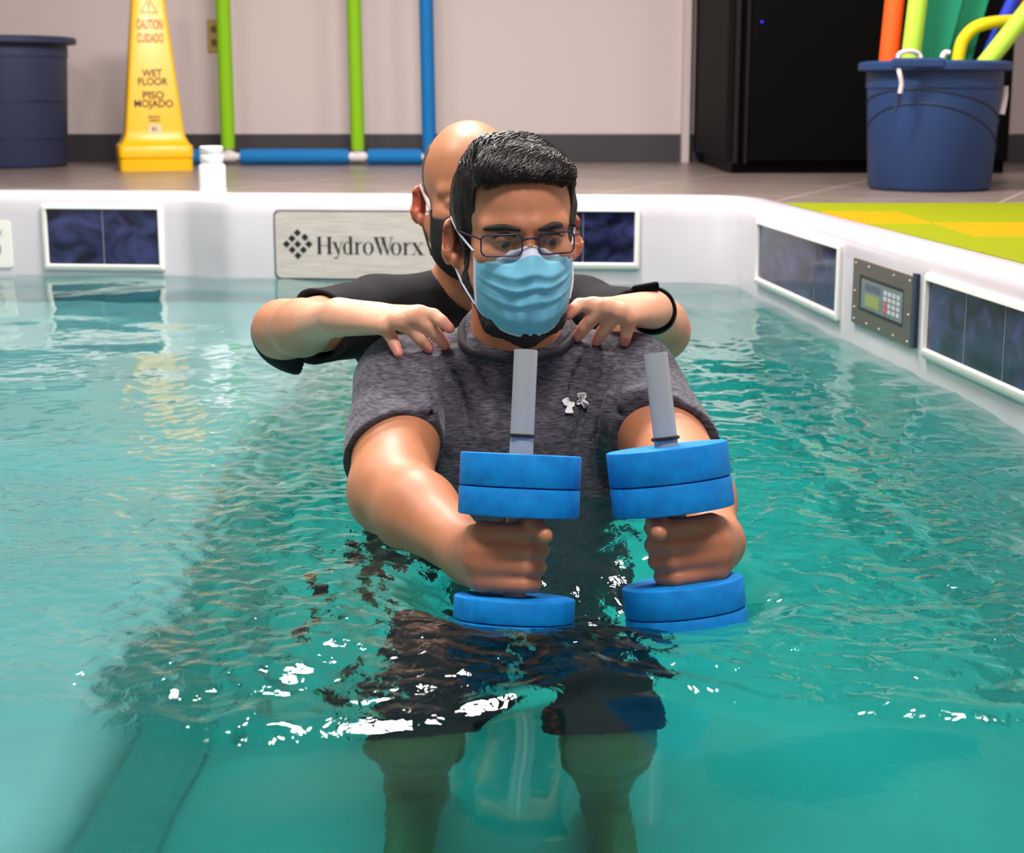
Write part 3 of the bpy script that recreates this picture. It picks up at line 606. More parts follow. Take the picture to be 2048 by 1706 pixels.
# ================================================================== IMPLICIT SURFACE MODELLER (for bodies, hair and clothes)
def V3(*a): return np.array(a, float)
def rotm(yaw=0, pitch=0, roll=0):
    return np.array((Matrix.Rotation(R(yaw), 3, 'Z') @ Matrix.Rotation(R(pitch), 3, 'X') @ Matrix.Rotation(R(roll), 3, 'Y')))
class Body:
    def __init__(s): s.pr = []; s.disp = None
    def copy(s): b = Body(); b.pr = list(s.pr); b.disp = s.disp; return b
    def cone(s, a, b, ra, rb=None, k=.02, op='u'): s.pr.append(('c', np.array(a, float), np.array(b, float), ra, ra if rb is None else rb, k, op)); return s
    def chain(s, pts, rs, k=.006, op='u'):
        for i in range(len(pts) - 1): s.cone(pts[i], pts[i + 1], rs[i], rs[i + 1], k, op)
        return s
    def ell(s, c, r, rot=None, k=.03, op='u'): s.pr.append(('e', np.array(c, float), np.array(r, float), np.eye(3) if rot is None else rot, 0, k, op)); return s
    def box(s, c, h, rot=None, rad=.01, k=.01, op='s'): s.pr.append(('b', np.array(c, float), np.array(h, float), np.eye(3) if rot is None else rot, rad, k, op)); return s
    def cut(s, c, n, rad, k=.003): n = np.array(n, float); s.pr.append(('h', np.array(c, float), n / np.linalg.norm(n), rad, 0, k, 's')); return s
    def ev(s, P, sel=None, disp=True):
        d = np.full(len(P), 9.0)
        for q in (s.pr if sel is None else sel):
            t = q[0]
            if t == 'c':
                ba = q[2] - q[1]; pa = P - q[1]; h = np.clip(pa @ ba / max(ba @ ba, 1e-12), 0, 1); e = np.sqrt(((pa - h[:, None] * ba) ** 2).sum(1)) - (q[3] + (q[4] - q[3]) * h)
            elif t == 'e':
                p = (P - q[1]) @ q[3]; k0 = np.sqrt(((p / q[2]) ** 2).sum(1)); k1 = np.sqrt(((p / q[2] ** 2) ** 2).sum(1)) + 1e-9; e = k0 * (k0 - 1) / k1
            elif t == 'b':
                p = np.abs((P - q[1]) @ q[3]) - (q[2] - q[4]); e = np.sqrt((np.maximum(p, 0) ** 2).sum(1)) + np.minimum(p.max(1), 0) - q[4]
            else:
                p = P - q[1]; e = np.maximum(-(p @ q[2]), np.sqrt((p ** 2).sum(1)) - q[3])
            k = q[5]
            if q[6] == 'u': h = np.maximum(k - np.abs(d - e), 0) / k; d = np.minimum(d, e) - h * h * k * .25
            elif q[6] == 'i': h = np.maximum(k - np.abs(d - e), 0) / k; d = np.maximum(d, e) + h * h * k * .25
            else: e = -e; h = np.maximum(k - np.abs(d - e), 0) / k; d = np.maximum(d, e) + h * h * k * .25
        if disp and s.disp is not None: d = d + s.disp(P)
        return d
    def bounds(s):
        lo = np.full(3, 9e9); hi = -lo
        for q in s.pr:
            if q[6] != 'u': continue
            if q[0] == 'c':
                for c, r in ((q[1], q[3]), (q[2], q[4])): lo = np.minimum(lo, c - r); hi = np.maximum(hi, c + r)
            elif q[0] == 'e': m = q[2].max(); lo = np.minimum(lo, q[1] - m); hi = np.maximum(hi, q[1] + m)
            else: m = np.linalg.norm(q[2]); lo = np.minimum(lo, q[1] - m); hi = np.maximum(hi, q[1] + m)
        return lo - .02, hi + .02
    def far(s, q, c):
        if q[0] == 'c':
            ba = q[2] - q[1]; h = min(max((c - q[1]) @ ba / max(ba @ ba, 1e-12), 0), 1); return np.linalg.norm(c - q[1] - h * ba) - max(q[3], q[4])
        if q[0] == 'e': return np.linalg.norm(c - q[1]) - q[2].max()
        if q[0] == 'b': return np.linalg.norm(c - q[1]) - np.linalg.norm(q[2])
        return np.linalg.norm(c - q[1]) - q[3]
    def mesh(s, h=.003, B=14):
        lo, hi = s.bounds(); n = np.ceil((hi - lo) / (h * B)).astype(int); Rb = h * B * .87
        g = np.stack(np.meshgrid(*[np.arange(B + 1)] * 3, indexing='ij'), -1).reshape(-1, 3)
        CV, CK, QF = [], [], []; S = 1 << 20
        # coarse pass
        bi = np.stack(np.meshgrid(*[np.arange(m) for m in n], indexing='ij'), -1).reshape(-1, 3); ctr = lo + (bi + .5) * h * B
        sel0 = s.ev(ctr, disp=False); cand = bi[np.abs(sel0) < Rb * 1.9 + .03]
        inv = [q for q in s.pr if q[6] == 'i']
        for b in cand:
            c = lo + (b + .5) * h * B; sel = [q for q in s.pr if q[6] == 'i' or s.far(q, c) < Rb + q[5] + .012]
            if not any(q[6] == 'u' for q in sel): continue
            P = lo + (b * B + g) * h; D = s.ev(P, sel).reshape((B + 1,) * 3); D[np.abs(D) < 1e-7] = 1e-7; I = D < 0
            if I.all() or not I.any(): continue
            corner = [I[i:B + i, j:B + j, k:B + k] for i in (0, 1) for j in (0, 1) for k in (0, 1)]; cnt = sum(x.astype(np.int8) for x in corner)
            act = (cnt > 0) & (cnt < 8); ci = np.argwhere(act)
            acc = np.zeros((len(ci), 3)); num = np.zeros(len(ci))
            for i in (0, 1):
                for j in (0, 1):
                    for k in (0, 1):
                        for ax in range(3):
                            o0 = [i, j, k]
                            if o0[ax]: continue
                            o1 = list(o0); o1[ax] = 1
                            d0 = D[tuple((ci + o0).T)]; d1 = D[tuple((ci + o1).T)]; m = (d0 < 0) != (d1 < 0)
                            t = np.where(m, d0 / np.where(m, d0 - d1, 1), 0); p = np.array(o0, float)[None] + np.zeros((len(ci), 3)); p[:, ax] += t
                            acc[m] += p[m]; num[m] += 1
            CV.append(lo + (b * B + ci + acc / num[:, None]) * h); G = (b * B + ci).astype(np.int64) + 2; CK.append((G[:, 0] * S + G[:, 1]) * S + G[:, 2])
            for ax in range(3):
                sl0 = [slice(0, B)] * 3; sl1 = list(sl0); sl1[ax] = slice(1, B + 1)
                a_, b_ = I[tuple(sl0)], I[tuple(sl1)]; e = np.argwhere(a_ != b_)
                if not len(e): continue
                flip = a_[tuple(e.T)]; G = (b * B + e).astype(np.int64) + 2; u, v = [x for x in range(3) if x != ax]
                def key(du, dv):
                    q = G.copy(); q[:, u] -= du; q[:, v] -= dv; return (q[:, 0] * S + q[:, 1]) * S + q[:, 2]
                Q = np.stack([key(0, 0), key(1, 0), key(1, 1), key(0, 1)], 1)
                if ax == 1: flip = ~flip
                Q[~flip] = Q[~flip][:, ::-1]; QF.append(Q)
        V = np.concatenate(CV); K = np.concatenate(CK); Q = np.concatenate(QF); o = np.argsort(K); Ks = K[o]
        idx = np.searchsorted(Ks, Q); idx = np.minimum(idx, len(Ks) - 1); ok = (Ks[idx] == Q).all(1); F = o[idx[ok]]
        return V, F
    def march(s, px, py, t0=1.0, t1=4.0, lift=0.0):
        d = ray(px, py); d = d / np.linalg.norm(d); t = t0
        for _ in range(160):
            e = s.ev((CAMP + d * t)[None])[0]
            if e < 4e-4 or t > t1: break
            t += max(e * .8, 3e-4)
        return CAMP + d * (t - lift)
    def pmarch(s, p, d, lift=0.0, tmax=.3):
        d = np.array(d, float); d /= np.linalg.norm(d); p = np.array(p, float); t = 0
        for _ in range(120):
            e = s.ev((p + d * t)[None])[0]
            if e < 4e-4 or t > tmax: break
            t += max(e * .8, 3e-4)
        return p + d * (t - lift)
def sdf_obj(name, body, m, parent, h=.003, color=None, smooth_it=2):
    V, F = body.mesh(h)
    if smooth_it:   # light Laplacian relaxation
        E = np.concatenate([F[:, [0, 1]], F[:, [1, 2]], F[:, [2, 3]], F[:, [3, 0]]])
        for _ in range(smooth_it):
            a = np.zeros_like(V); c = np.zeros(len(V))
            for x in range(3): a[:, x] = np.bincount(E[:, 0], V[E[:, 1], x], len(V)) + np.bincount(E[:, 1], V[E[:, 0], x], len(V))
            c = np.bincount(E[:, 0], minlength=len(V)) + np.bincount(E[:, 1], minlength=len(V)); V = V * .5 + .5 * a / np.maximum(c, 1)[:, None]
    o = mesh_obj(name, V, F, m, parent)
    if color is not None:
        ca = o.data.color_attributes.new('tone', 'FLOAT_COLOR', 'POINT'); C4 = np.ones((len(V), 4), np.float32); C4[:, :3] = color(V); ca.data.foreach_set('color', C4.ravel())
    return o
def nz3(P, f, seed=0):
    r = np.random.RandomState(seed); o = np.zeros(len(P))
    for _ in range(7):
        d = r.normal(size=3); d /= np.linalg.norm(d); o += np.sin(f * r.uniform(.6, 1.5) * (P @ d) + r.uniform(0, 6.28))
    return o / 2.6

# ------------------------------------------------------------------ people's materials
def skin_mat(name, rough=0.42):
    m = mat(name, (0.5, 0.3, 0.2), rough, 0, 0.5, Subsurface_Weight=0.12, Subsurface_Scale=0.02, Subsurface_Radius=(1.0, 0.35, 0.2))
    n, l, b = nodes(m); a = n.new('ShaderNodeAttribute'); a.attribute_name = 'tone'
    nzs = n.new('ShaderNodeTexNoise'); nzs.inputs['Scale'].default_value = 55; nzs.inputs['Detail'].default_value = 5; l.new(texcoord(m), nzs.inputs['Vector'])
    mr = n.new('ShaderNodeMapRange'); mr.inputs['To Min'].default_value = .86; mr.inputs['To Max'].default_value = 1.12; l.new(nzs.outputs['Fac'], mr.inputs['Value'])
    vm = n.new('ShaderNodeVectorMath'); vm.operation = 'SCALE'; l.new(a.outputs['Color'], vm.inputs[0]); l.new(mr.outputs[0], vm.inputs['Scale']); l.new(vm.outputs[0], b.inputs['Base Color'])
    add_noise(m, 500, 3, bump=0.25, dist=0.0008); return m
m_skinA, m_skinB = skin_mat('tan_skin', .50), skin_mat('fair_skin', .46)
m_hair = mat('black_hair', (0.006, 0.0045, 0.0045), 0.40, 0, 0.22)
def hair_nodes():
    n, l, b = nodes(m_hair); t = n.new('ShaderNodeTexNoise'); t.inputs['Scale'].default_value = 1; t.inputs['Detail'].default_value = 4
    l.new(texcoord(m_hair, (60, 420, 420), rot=(0, R(25), R(-20))), t.inputs['Vector']); bp = n.new('ShaderNodeBump'); bp.inputs['Strength'].default_value = .55; bp.inputs['Distance'].default_value = .003
    l.new(t.outputs['Fac'], bp.inputs['Height']); l.new(bp.outputs['Normal'], b.inputs['Normal'])
hair_nodes()
m_beard = mat('dark_beard', (0.010, 0.008, 0.007), 0.7); add_noise(m_beard, 900, 3, bump=0.7, dist=0.003)
m_stub = mat('stubble', srgb(92, 62, 52), 0.6); add_noise(m_stub, 1200, 2, lo=.4, hi=.6, c1=srgb(52, 36, 34), c2=srgb(104, 76, 66))
m_heather = mat('heather_grey', srgb(74, 70, 80), 0.85)
def heather():
    n, l, b = nodes(m_heather); t = n.new('ShaderNodeTexNoise'); t.inputs['Scale'].default_value = 1; t.inputs['Detail'].default_value = 5; l.new(texcoord(m_heather, (80, 80, 620)), t.inputs['Vector'])
    r = n.new('ShaderNodeValToRGB'); r.color_ramp.elements[0].position = .36; r.color_ramp.elements[1].position = .68; r.color_ramp.elements[0].color = (*srgb(36, 34, 41), 1); r.color_ramp.elements[1].color = (*srgb(98, 92, 108), 1)
    l.new(t.outputs['Fac'], r.inputs['Fac']); l.new(r.outputs['Color'], b.inputs['Base Color'])
heather(); add_noise(m_heather, 24, 4, bump=0.6, dist=0.014)
m_heather.node_tree.nodes['Principled BSDF'].inputs['Sheen Weight'].default_value = 0.15
m_blackt = mat('black_tshirt', srgb(20, 17, 23), 0.85, 0, .3); add_noise(m_blackt, 30, 3, bump=0.3, dist=0.006)
m_short = mat('dark_shorts', srgb(22, 24, 40), 0.8)
m_mask = mat('blue_mask', srgb(112, 186, 214), 0.6); add_noise(m_mask, 500, 2, bump=0.15, dist=0.001)
m_maskw = mat('mask_edge', srgb(206, 212, 232), 0.6); m_maskb = mat('black_mask', (0.008, 0.008, 0.01), 0.7)
m_frame = mat('glasses_metal', srgb(52, 54, 84), 0.3, 0.7)
m_lens = bpy.data.materials.new('lens'); m_lens.use_nodes = True
def lens_nodes():
    t = m_lens.node_tree; t.nodes.remove(t.nodes['Principled BSDF']); o = t.nodes['Material Output']; tr = t.nodes.new('ShaderNodeBsdfTransparent'); tr.inputs[0].default_value = (.86, .88, .86, 1)
    g = t.nodes.new('ShaderNodeBsdfGlossy'); g.inputs['Roughness'].default_value = .02; f = t.nodes.new('ShaderNodeFresnel'); f.inputs[0].default_value = 1.5; mx = t.nodes.new('ShaderNodeMixShader')
    t.links.new(f.outputs[0], mx.inputs[0]); t.links.new(tr.outputs[0], mx.inputs[1]); t.links.new(g.outputs[0], mx.inputs[2]); t.links.new(mx.outputs[0], o.inputs[0])
lens_nodes()
m_eye = mat('shaded_eye_white', srgb(120, 112, 106), 0.2); m_iris = mat('iris', srgb(32, 20, 14), 0.12); m_brow = mat('eyebrow_hair', (0.012, 0.009, 0.008), 0.7)  # white of the eye greyed: shade of the sockets put into its colour

# ------------------------------------------------------------------ head (local frame: -y forward, z up, origin between the ears at eye level)
class Head:
    def __init__(s, org, yaw, pitch, roll, sc=1.0): s.o = np.array(org, float); s.R = rotm(yaw, pitch, roll); s.sc = sc
    def w(s, x, y, z): return s.o + s.R @ (np.array((x, y, z), float) * s.sc)
    def loc(s, P): return (P - s.o) @ s.R / s.sc
    def ell(s, b, c, r, k=.03, op='u'): b.ell(s.w(*c), np.array(r) * s.sc, s.R, k, op)
    def cone(s, b, a, c, ra, rb=None, k=.02, op='u'): b.cone(s.w(*a), s.w(*c), ra * s.sc, (rb if rb is not None else ra) * s.sc, k, op)
    def box(s, b, c, h, rad=.01, k=.01, op='s'): b.box(s.w(*c), np.array(h) * s.sc, s.R, rad, k, op)
    def build(s, b):
        s.ell(b, (0, .012, .035), (.076, .095, .088)); s.ell(b, (0, -.026, .036), (.067, .064, .066), .03); s.ell(b, (0, -.032, -.045), (.062, .058, .078), .03)
        for e in (-1, 1):
            s.cone(b, (e * .056, -.004, -.055), (e * .022, -.072, -.104), .022, .018, .025); s.ell(b, (e * .042, -.062, -.024), (.024, .024, .018), .02)
            s.cone(b, (e * .012, -.090, .018), (e * .050, -.072, .016), .0105, .009, .014)
        s.ell(b, (0, -.078, -.102), (.026, .022, .020), .02)
        s.cone(b, (0, -.086, .006), (0, -.108, -.034), .0075, .0115, .012)
        for e in (-1, 1): s.ell(b, (e * .012, -.098, -.040), (.009, .011, .008), .008)
        s.ell(b, (0, -.090, -.068), (.026, .012, .010), .012); s.cone(b, (-.02, -.103, -.066), (.02, -.103, -.066), .0022, None, .003, 's')
        for e in (-1, 1):
            s.ell(b, (e * .031, -.098, -.002), (.019, .016, .010), .014, 's'); s.ell(b, (e * .032, -.079, -.002), (.0155, .0135, .0135), .004)
            s.ell(b, (e * .032, -.093, -.0052), (.0135, .010, .0027), .0015, 's')
        # ears
        for e in (-1, 1):
            Rm = s.R @ rotm(e * 38, 0, 0)
            b.ell(s.w(e * .087, .012, -.016), np.array((.0085, .021, .033)) * s.sc, Rm, .006); b.ell(s.w(e * .0925, .003, -.010), np.array((.006, .010, .016)) * s.sc, Rm, .005, 's')
            b.ell(s.w(e * .081, -.002, -.040), np.array((.007, .009, .011)) * s.sc, Rm, .006)
def mask_mesh(hd, name, m, me, parent, label, w=.068, pleat=.0030, band=True):
    nu, nv = 56, 44; Vv = []; fm = []
    for j in range(nv):
        v = j / (nv - 1)
        for i in range(nu):
            u = -1 + 2 * i / (nu - 1); uu = min(abs(u), 1.0)
            zt = -.0150 + .009 * math.exp(-(u / .22) ** 2) + .001 * u; zb = -.093 - .039 * (1 - uu ** 2.2) ** .8; z = zt + (zb - zt) * v
            dc = np.interp(v, [0, .10, .28, .42, .62, .82, 1.0], [.1005, .112, .1245, .1205, .118, .112, .094]); ds = np.interp(v, [0, .5, 1], [.058, .058, .052])
            cv = (1 - uu ** 2.1) ** (.85 if v > .12 else 1.15); y = ds + (dc - ds) * cv
            if v < .14: y -= .010 * math.exp(-((uu - .45) / .2) ** 2) * (1 - v / .14)
            s_ = 0
            for k, (v0, a, wd) in enumerate(((.26, .35, .045), (.42, 1.5, .026), (.60, .8, .034), (.80, .3, .06))):
                vv = v - v0 - .02 * math.cos(u * 3.0 + k); s_ += a * (math.exp(-(vv / wd) ** 2) - .7 * math.exp(-((vv - wd * 1.5) / wd) ** 2))
            y += pleat * s_ * (1 - uu ** 4)
            y += .0011 * math.sin(9 * u + 14 * v) * (1 - uu) + .0012 * math.sin(23 * u * (v + .3) + 2) * (1 - uu)
            xw = w * (1 + .02 * v) * (1 - (.05 * max(0, v - .55) / .45)); Vv.append(hd.w(xw * u, -y, z))
    Vv = np.array(Vv); I = np.arange(nu * nv).reshape(nv, nu); F = np.stack([I[:-1, :-1].ravel(), I[:-1, 1:].ravel(), I[1:, 1:].ravel(), I[1:, :-1].ravel()], 1)[:, ::-1]
    jj, ii = np.meshgrid(np.arange(nv - 1), np.arange(nu - 1), indexing='ij'); edge = (jj <= (3 if band else 0)) | (jj >= nv - 2) | (ii < 1) | (ii >= nu - 2)
    root = mesh_obj(name, Vv, F, m, parent, mats=[m, me], fm=edge.ravel().astype(np.int32)); root['label'] = label
    so = root.modifiers.new('solid', 'SOLIDIFY'); so.thickness = .0014; so.offset = -1
    return root, Vv.reshape(nv, nu, 3)

# ================================================================== FRONT PERSON
HA = Head(at(1025, 476, 2.205) + V3(0, 0, .004), 13, 4, -1.5, 1.0)
HA.o = np.array([0.0015, 2.205, at(1055, 477, 2.12)[2] + .006])
neckA, chestA = V3(.010, 2.265, .205), V3(.012, 2.28, .0)
shA = {-1: V3(-.163, 2.255, at(790, 768, 2.25)[2]), 1: V3(.180, 2.255, at(1290, 768, 2.25)[2])}
elA = {-1: at(783, 985, 2.03), 1: at(1362, 955, 2.02)}
wrA = {-1: at(938, 1108, 1.83), 1: at(1432, 1085, 1.84)}
def torso(b, C, sh, neck, g=0.0, belly=1.0):
    b.ell(C + V3(0, 0, -.02), (.158 + g, .108 + g, .215 + g), None, .04); b.ell(C + V3(0, -.035, .06), (.135 + g, .075 + g, .10 + g), None, .04)
    b.ell(C + V3(0, -.015, -.22), (.150 * belly + g, .118 * belly + g, .20 + g), None, .05); b.ell(C + V3(0, .01, -.38), (.155 + g, .112 + g, .12 + g), None, .05)
    for e in (-1, 1):
        b.cone(neck + V3(e * .03, .01, -.02), sh[e] + V3(-e * .01, .01, .008), .045 + g, .046 + g, .05); b.cone(C + V3(e * .09, .02, -.02), sh[e] + V3(-e * .02, .01, -.04), .07 + g, .05 + g, .05)
def legs(b, C, kn, an, toe, g=0.0, thigh=.5):
    for e in (-1, 1):
        hip = C + V3(e * .085, .01, -.42); b.cone(hip, kn[e], .088 + g, .060 + g, .04)
        if an is not None: b.cone(kn[e], kn[e] + (an[e] - kn[e]) * .35 + V3(0, .02, 0), .056, .056, .03); b.cone(kn[e] + (an[e] - kn[e]) * .35 + V3(0, .02, 0), an[e], .056, .034, .03); b.cone(an[e] + V3(0, .03, -.03), toe[e], .036, .030, .03)
A = Body(); HA.build(A)
A.cone(HA.w(0, .028, -.05), neckA, .056, .064, .03); torso(A, chestA, shA, neckA, -.008)
knA = {-1: V3(-.115, 2.06, -.74), 1: V3(.125, 2.04, -.73)}; anA = {-1: V3(-.125, 2.20, -1.04), 1: V3(.130, 2.17, -1.04)}; toA = {-1: V3(-.15, 2.06, -1.09), 1: V3(.16, 2.02, -1.09)}
legs(A, chestA, knA, anA, toA)
for e in (-1, 1):
    mA = shA[e] + (elA[e] - shA[e]) * .58; A.cone(shA[e], mA, .052, .0590, .012); A.cone(mA, elA[e], .0590, .053, .012); d = wrA[e] - elA[e]
    A.cone(elA[e], elA[e] + d * .35, .050, .049, .03); A.cone(elA[e] + d * .35, wrA[e], .049, .031, .03)
# --- fists round the dumbbell bars.  DB: bar axis of each dumbbell (upper point, lower point)
DB = {-1: (at(1052, 700, 1.815), at(1026, 1262, 1.745)), 1: (at(1311, 706, 1.80), at(1374, 1248, 1.745))}
def bar_at(e, py):
    a, b = DB[e]; 
    lo_, hi_ = 0.0, 1.2
    for _ in range(40):
        t = (lo_ + hi_) / 2; p = a + (b - a) * t; d = p - CAMP; yc = (d[2] * CP + d[1] * SP) / (d[1] * CP - d[2] * SP); y = 853 - FPX * yc
        if y < py: lo_ = t
        else: hi_ = t
    return a + (b - a) * t
finger_tips_A = []
def fist(b, e, rows, wrist):
    ax = DB[e][1] - DB[e][0]; ax /= np.linalg.norm(ax); side = V3(e * -1.0, 0, 0)      # fingers run across the bar, from the outer knuckles inwards
    side = side - ax * (side @ ax); side /= np.linalg.norm(side); fw = np.cross(ax, side); fw = fw if fw[1] < 0 else -fw   # fw: towards the camera
    kn = []
    for i, py in enumerate(rows):
        c = bar_at(e, py); r = (.0112, .0116, .0110, .0098)[i]; L = (.94, 1.0, .95, .82)[i]
        mcp = c - side * .036 + fw * (.014 + .004 * L) ; pip = c + side * .010 * L + fw * (.0262); p2 = c + side * .0245 * L + fw * .012; dip = c + side * .027 * L - fw * .010; tip = c + side * .010 - fw * .0255
        b.chain([mcp, pip, p2, dip, tip], [r * 1.03, r, r * .98, r * .92, r * .8], .0016); kn.append(mcp)
    # back of the hand and wrist
    for k_, m_ in enumerate(kn): b.cone(m_ - side * .004 - fw * .002, wrist + (m_ - kn[1]) * .35, .0110, .022, .005)
    b.cone((kn[1] + kn[2]) / 2 + fw * -.012, wrist, .026, .030, .02)
    # palm pad behind the bar
    c = bar_at(e, rows[1]); b.cone(c - side * .030 - fw * .022, c - side * .012 - fw * .030, .018, .015, .015)
    return kn, side, fw, ax
knL, sL, fL, aL = fist(A, -1, (1064, 1099, 1133, 1166), wrA[-1])
knR, sR, fR, aR = fist(A, 1, (1052, 1086, 1119, 1150), wrA[1])
# thumbs
cL = bar_at(-1, 1050); A.chain([wrA[-1] + V3(.03, -.02, .012), cL - sL * .010 - fL * .026 + aL * .008, at(1068, 1048, 1.745), at(1090, 1072, 1.722)], [.018, .014, .0112, .0092], .003)
cR = bar_at(1, 1050); A.chain([wrA[1] + V3(-.03, -.02, .012), cR - sR * .004 - fR * .026 + aR * .006, at(1312, 1044, 1.740), at(1318, 1066, 1.712)], [.018, .014, .0118, .0098], .003)
tanc, tan2, rosy = np.array(srgb(198, 130, 94)), np.array(srgb(176, 106, 76)), np.array(srgb(190, 104, 80))
def colA(P):
    C = np.tile(tanc, (len(P), 1)); L = HA.loc(P)
    w_ = np.clip(.5 + .5 * nz3(P, 45, 3), 0, 1)[:, None] * .35; C = C * (1 - w_) + tan2 * w_
    for hc in (knL[1], knR[1]):
        w_ = np.exp(-(np.linalg.norm(P - hc, axis=1) / .07) ** 2)[:, None] * .6; C = C * (1 - w_) + np.array(srgb(170, 96, 66)) * w_
    for c in ((.085, .01, -.01), (-.085, .01, -.01), (0, -.11, -.03)):
        w_ = np.exp(-(np.linalg.norm(L - c, axis=1) / .03) ** 2)[:, None] * .5; C = C * (1 - w_) + rosy * w_
    for e in (-1, 1):   # shade of the eye sockets painted brown into the skin tone
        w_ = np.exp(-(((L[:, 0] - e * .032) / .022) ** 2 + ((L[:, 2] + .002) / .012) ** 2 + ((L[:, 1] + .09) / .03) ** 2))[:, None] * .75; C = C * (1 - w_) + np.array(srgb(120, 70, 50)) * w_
    return C
pA = thing('person', 'man in heather grey t-shirt, glasses and blue mask holding two foam dumbbells', 'person', (0, 2.26, Z_BED))
FAST_H = .003
bodyA = sdf_obj('body', A, m_skinA, pA, FAST_H, colA, 1)

# t-shirt
SA = Body(); torso(SA, chestA, shA, neckA, .009, 1.0); nC = len(SA.pr)
cuA = {-1: shA[-1] + (elA[-1] - shA[-1]) * .66, 1: shA[1] + (elA[1] - shA[1]) * .66}
for e in (-1, 1): SA.cone(shA[e] + V3(-e * .004, 0, 0), cuA[e] + (cuA[e] - shA[e]) * .3, .067, .068, .02)
SA.cone(HA.w(0, .024, -.06), neckA, .061, .072, .03)
SAb = SA.copy()
def ridge(B_, base, pts, r=.004, sink=.001, k=.016, op='u'):
    W = [base.march(*p, lift=-sink) for p in pts]; W = catmull(W, 3); n = len(W)
    B_.chain(W, [max(.0012, r * math.sin(math.pi * (i + .6) / (n + .2)) ** .6) for i in range(n)], k, op)
for pts in ([(1186, 700), (1160, 770), (1132, 860), (1120, 960)], [(1206, 715), (1190, 800), (1170, 900), (1172, 1000)], [(1166, 690), (1128, 760), (1100, 850), (1092, 960)], [(1230, 740), (1222, 830), (1205, 900)],
            [(905, 700), (950, 780), (985, 850), (990, 940)], [(880, 720), (900, 800), (905, 900)], [(930, 690), (985, 750), (1015, 820)], [(1262, 730), (1258, 790), (1250, 850)], [(812, 720), (838, 770), (850, 830)], [(835, 715), (858, 760), (868, 830)],
            [(860, 960), (940, 985), (1040, 1000)], [(1240, 960), (1200, 985), (1180, 1000)], [(1330, 760), (1290, 790), (1255, 800)], [(1345, 800), (1300, 826), (1262, 830)]):
    ridge(SA, SAb, pts, .0062, .0)
for pts in ([(1174, 710), (1146, 780), (1118, 860), (1106, 950)], [(1196, 720), (1178, 800), (1152, 880)], [(1218, 740), (1204, 820), (1186, 900)], [(893, 730), (925, 800), (945, 880)], [(848, 760), (860, 830), (858, 900)], [(1240, 780), (1244, 850), (1240, 900)]):
    ridge(SA, SAb, pts, .0042, .0, .006, 's')
def drapeA(P): return .0022 * np.sin(60 * P[:, 0] + 9 * P[:, 2] + 3 * np.sin(14 * P[:, 2])) * sstep(-P[:, 2], -.05, .1) + .0020 * nz3(P, 48, 9)
SA.disp = drapeA
NP, NN = V3(.010, 2.235, .232), V3(0, -.50, .86); SAn = SA.copy(); SAn.disp = None; SA.cut(NP, NN, .13, .003)
for e in (-1, 1):
    n_ = elA[e] - shA[e]; n_ /= np.linalg.norm(n_); n_ = n_ + V3(-e * .35, 0, .0); SA.cut(cuA[e], n_, .11); n_ /= np.linalg.norm(n_); SA.cone(cuA[e] - n_ * .004, cuA[e] + n_ * .05, .0600, .0600, .003, 's')
SA.box(chestA + V3(0, 0, -.64), (.4, .4, .20), None, .01, .004, 's')
shirtA = sdf_obj('tshirt', SA, m_heather, pA, .003, None, 1); shirtA['label'] = 'heather grey short sleeved t-shirt'
# collar band
pts = []
ux, uy = V3(1, 0, 0), np.cross(NN, V3(1, 0, 0)); uy /= np.linalg.norm(uy)
for k_ in range(40):
    a_ = 2 * math.pi * k_ / 40; d_ = ux * math.cos(a_) + uy * math.sin(a_); pts.append(SAn.pmarch(NP + V3(0, .012, 0) + d_ * .085, -d_, lift=-.001))
pts.append(pts[0]); cl_ = tube('collar', pts, .0062, mat('collar_grey', srgb(52, 48, 56), .85), shirtA, 10)
# chest emblem: two interlocking curved marks
def emblem():
    bm = bmesh.new()
    k1 = [[(1124, 802), (1131, 797), (1137, 796), (1139, 804), (1144, 806), (1149, 805), (1149, 812), (1144, 815), (1147, 826), (1142, 826), (1136, 826), (1130, 825), (1131, 820), (1134, 815), (1133, 812), (1128, 810)],
          [(1155, 788), (1163, 787), (1172, 787), (1173, 793), (1170, 799), (1171, 802), (1176, 805), (1178, 809), (1174, 814), (1168, 817), (1165, 811), (1162, 808), (1157, 810), (1153, 808), (1154, 803), (1158, 801), (1158, 797), (1155, 793)]]
    for poly in k1:
        W = [SA.march(x, y, lift=.0042) for x, y in poly]; c = np.mean(W, 0); c = SA.march(sum(p[0] for p in poly) / len(poly), sum(p[1] for p in poly) / len(poly), lift=.0055)
        vs = [bm.verts.new(tuple(p)) for p in W]; cv = bm.verts.new(tuple(c)); bs = [bm.verts.new(tuple(p + V3(0, .007, 0))) for p in W]
        for i in range(len(vs)): bm.faces.new((vs[i], vs[(i + 1) % len(vs)], cv)); bm.faces.new((vs[(i + 1) % len(vs)], vs[i], bs[i], bs[(i + 1) % len(vs)]))
    o = bm_obj('emblem', bm, mat('white_print', (.85, .84, .86), .5), shirtA); o['label'] = 'white printed curved emblem'
emblem()
# shorts
SH = Body(); SH.ell(chestA + V3(0, .01, -.38), (.166, .122, .10), None, .04)
for e in (-1, 1):
    hip = chestA + V3(e * .085, .01, -.42); SH.cone(hip, knA[e], .098, .080, .03); n_ = knA[e] - hip; SH.cut(hip + n_ * .93, n_, .16); SH.cone(hip + n_ * .85, hip + n_ * 1.2, .068, .068, .004, 's')
sdf_obj('swim_shorts', SH, m_short, pA, .006, None, 1)
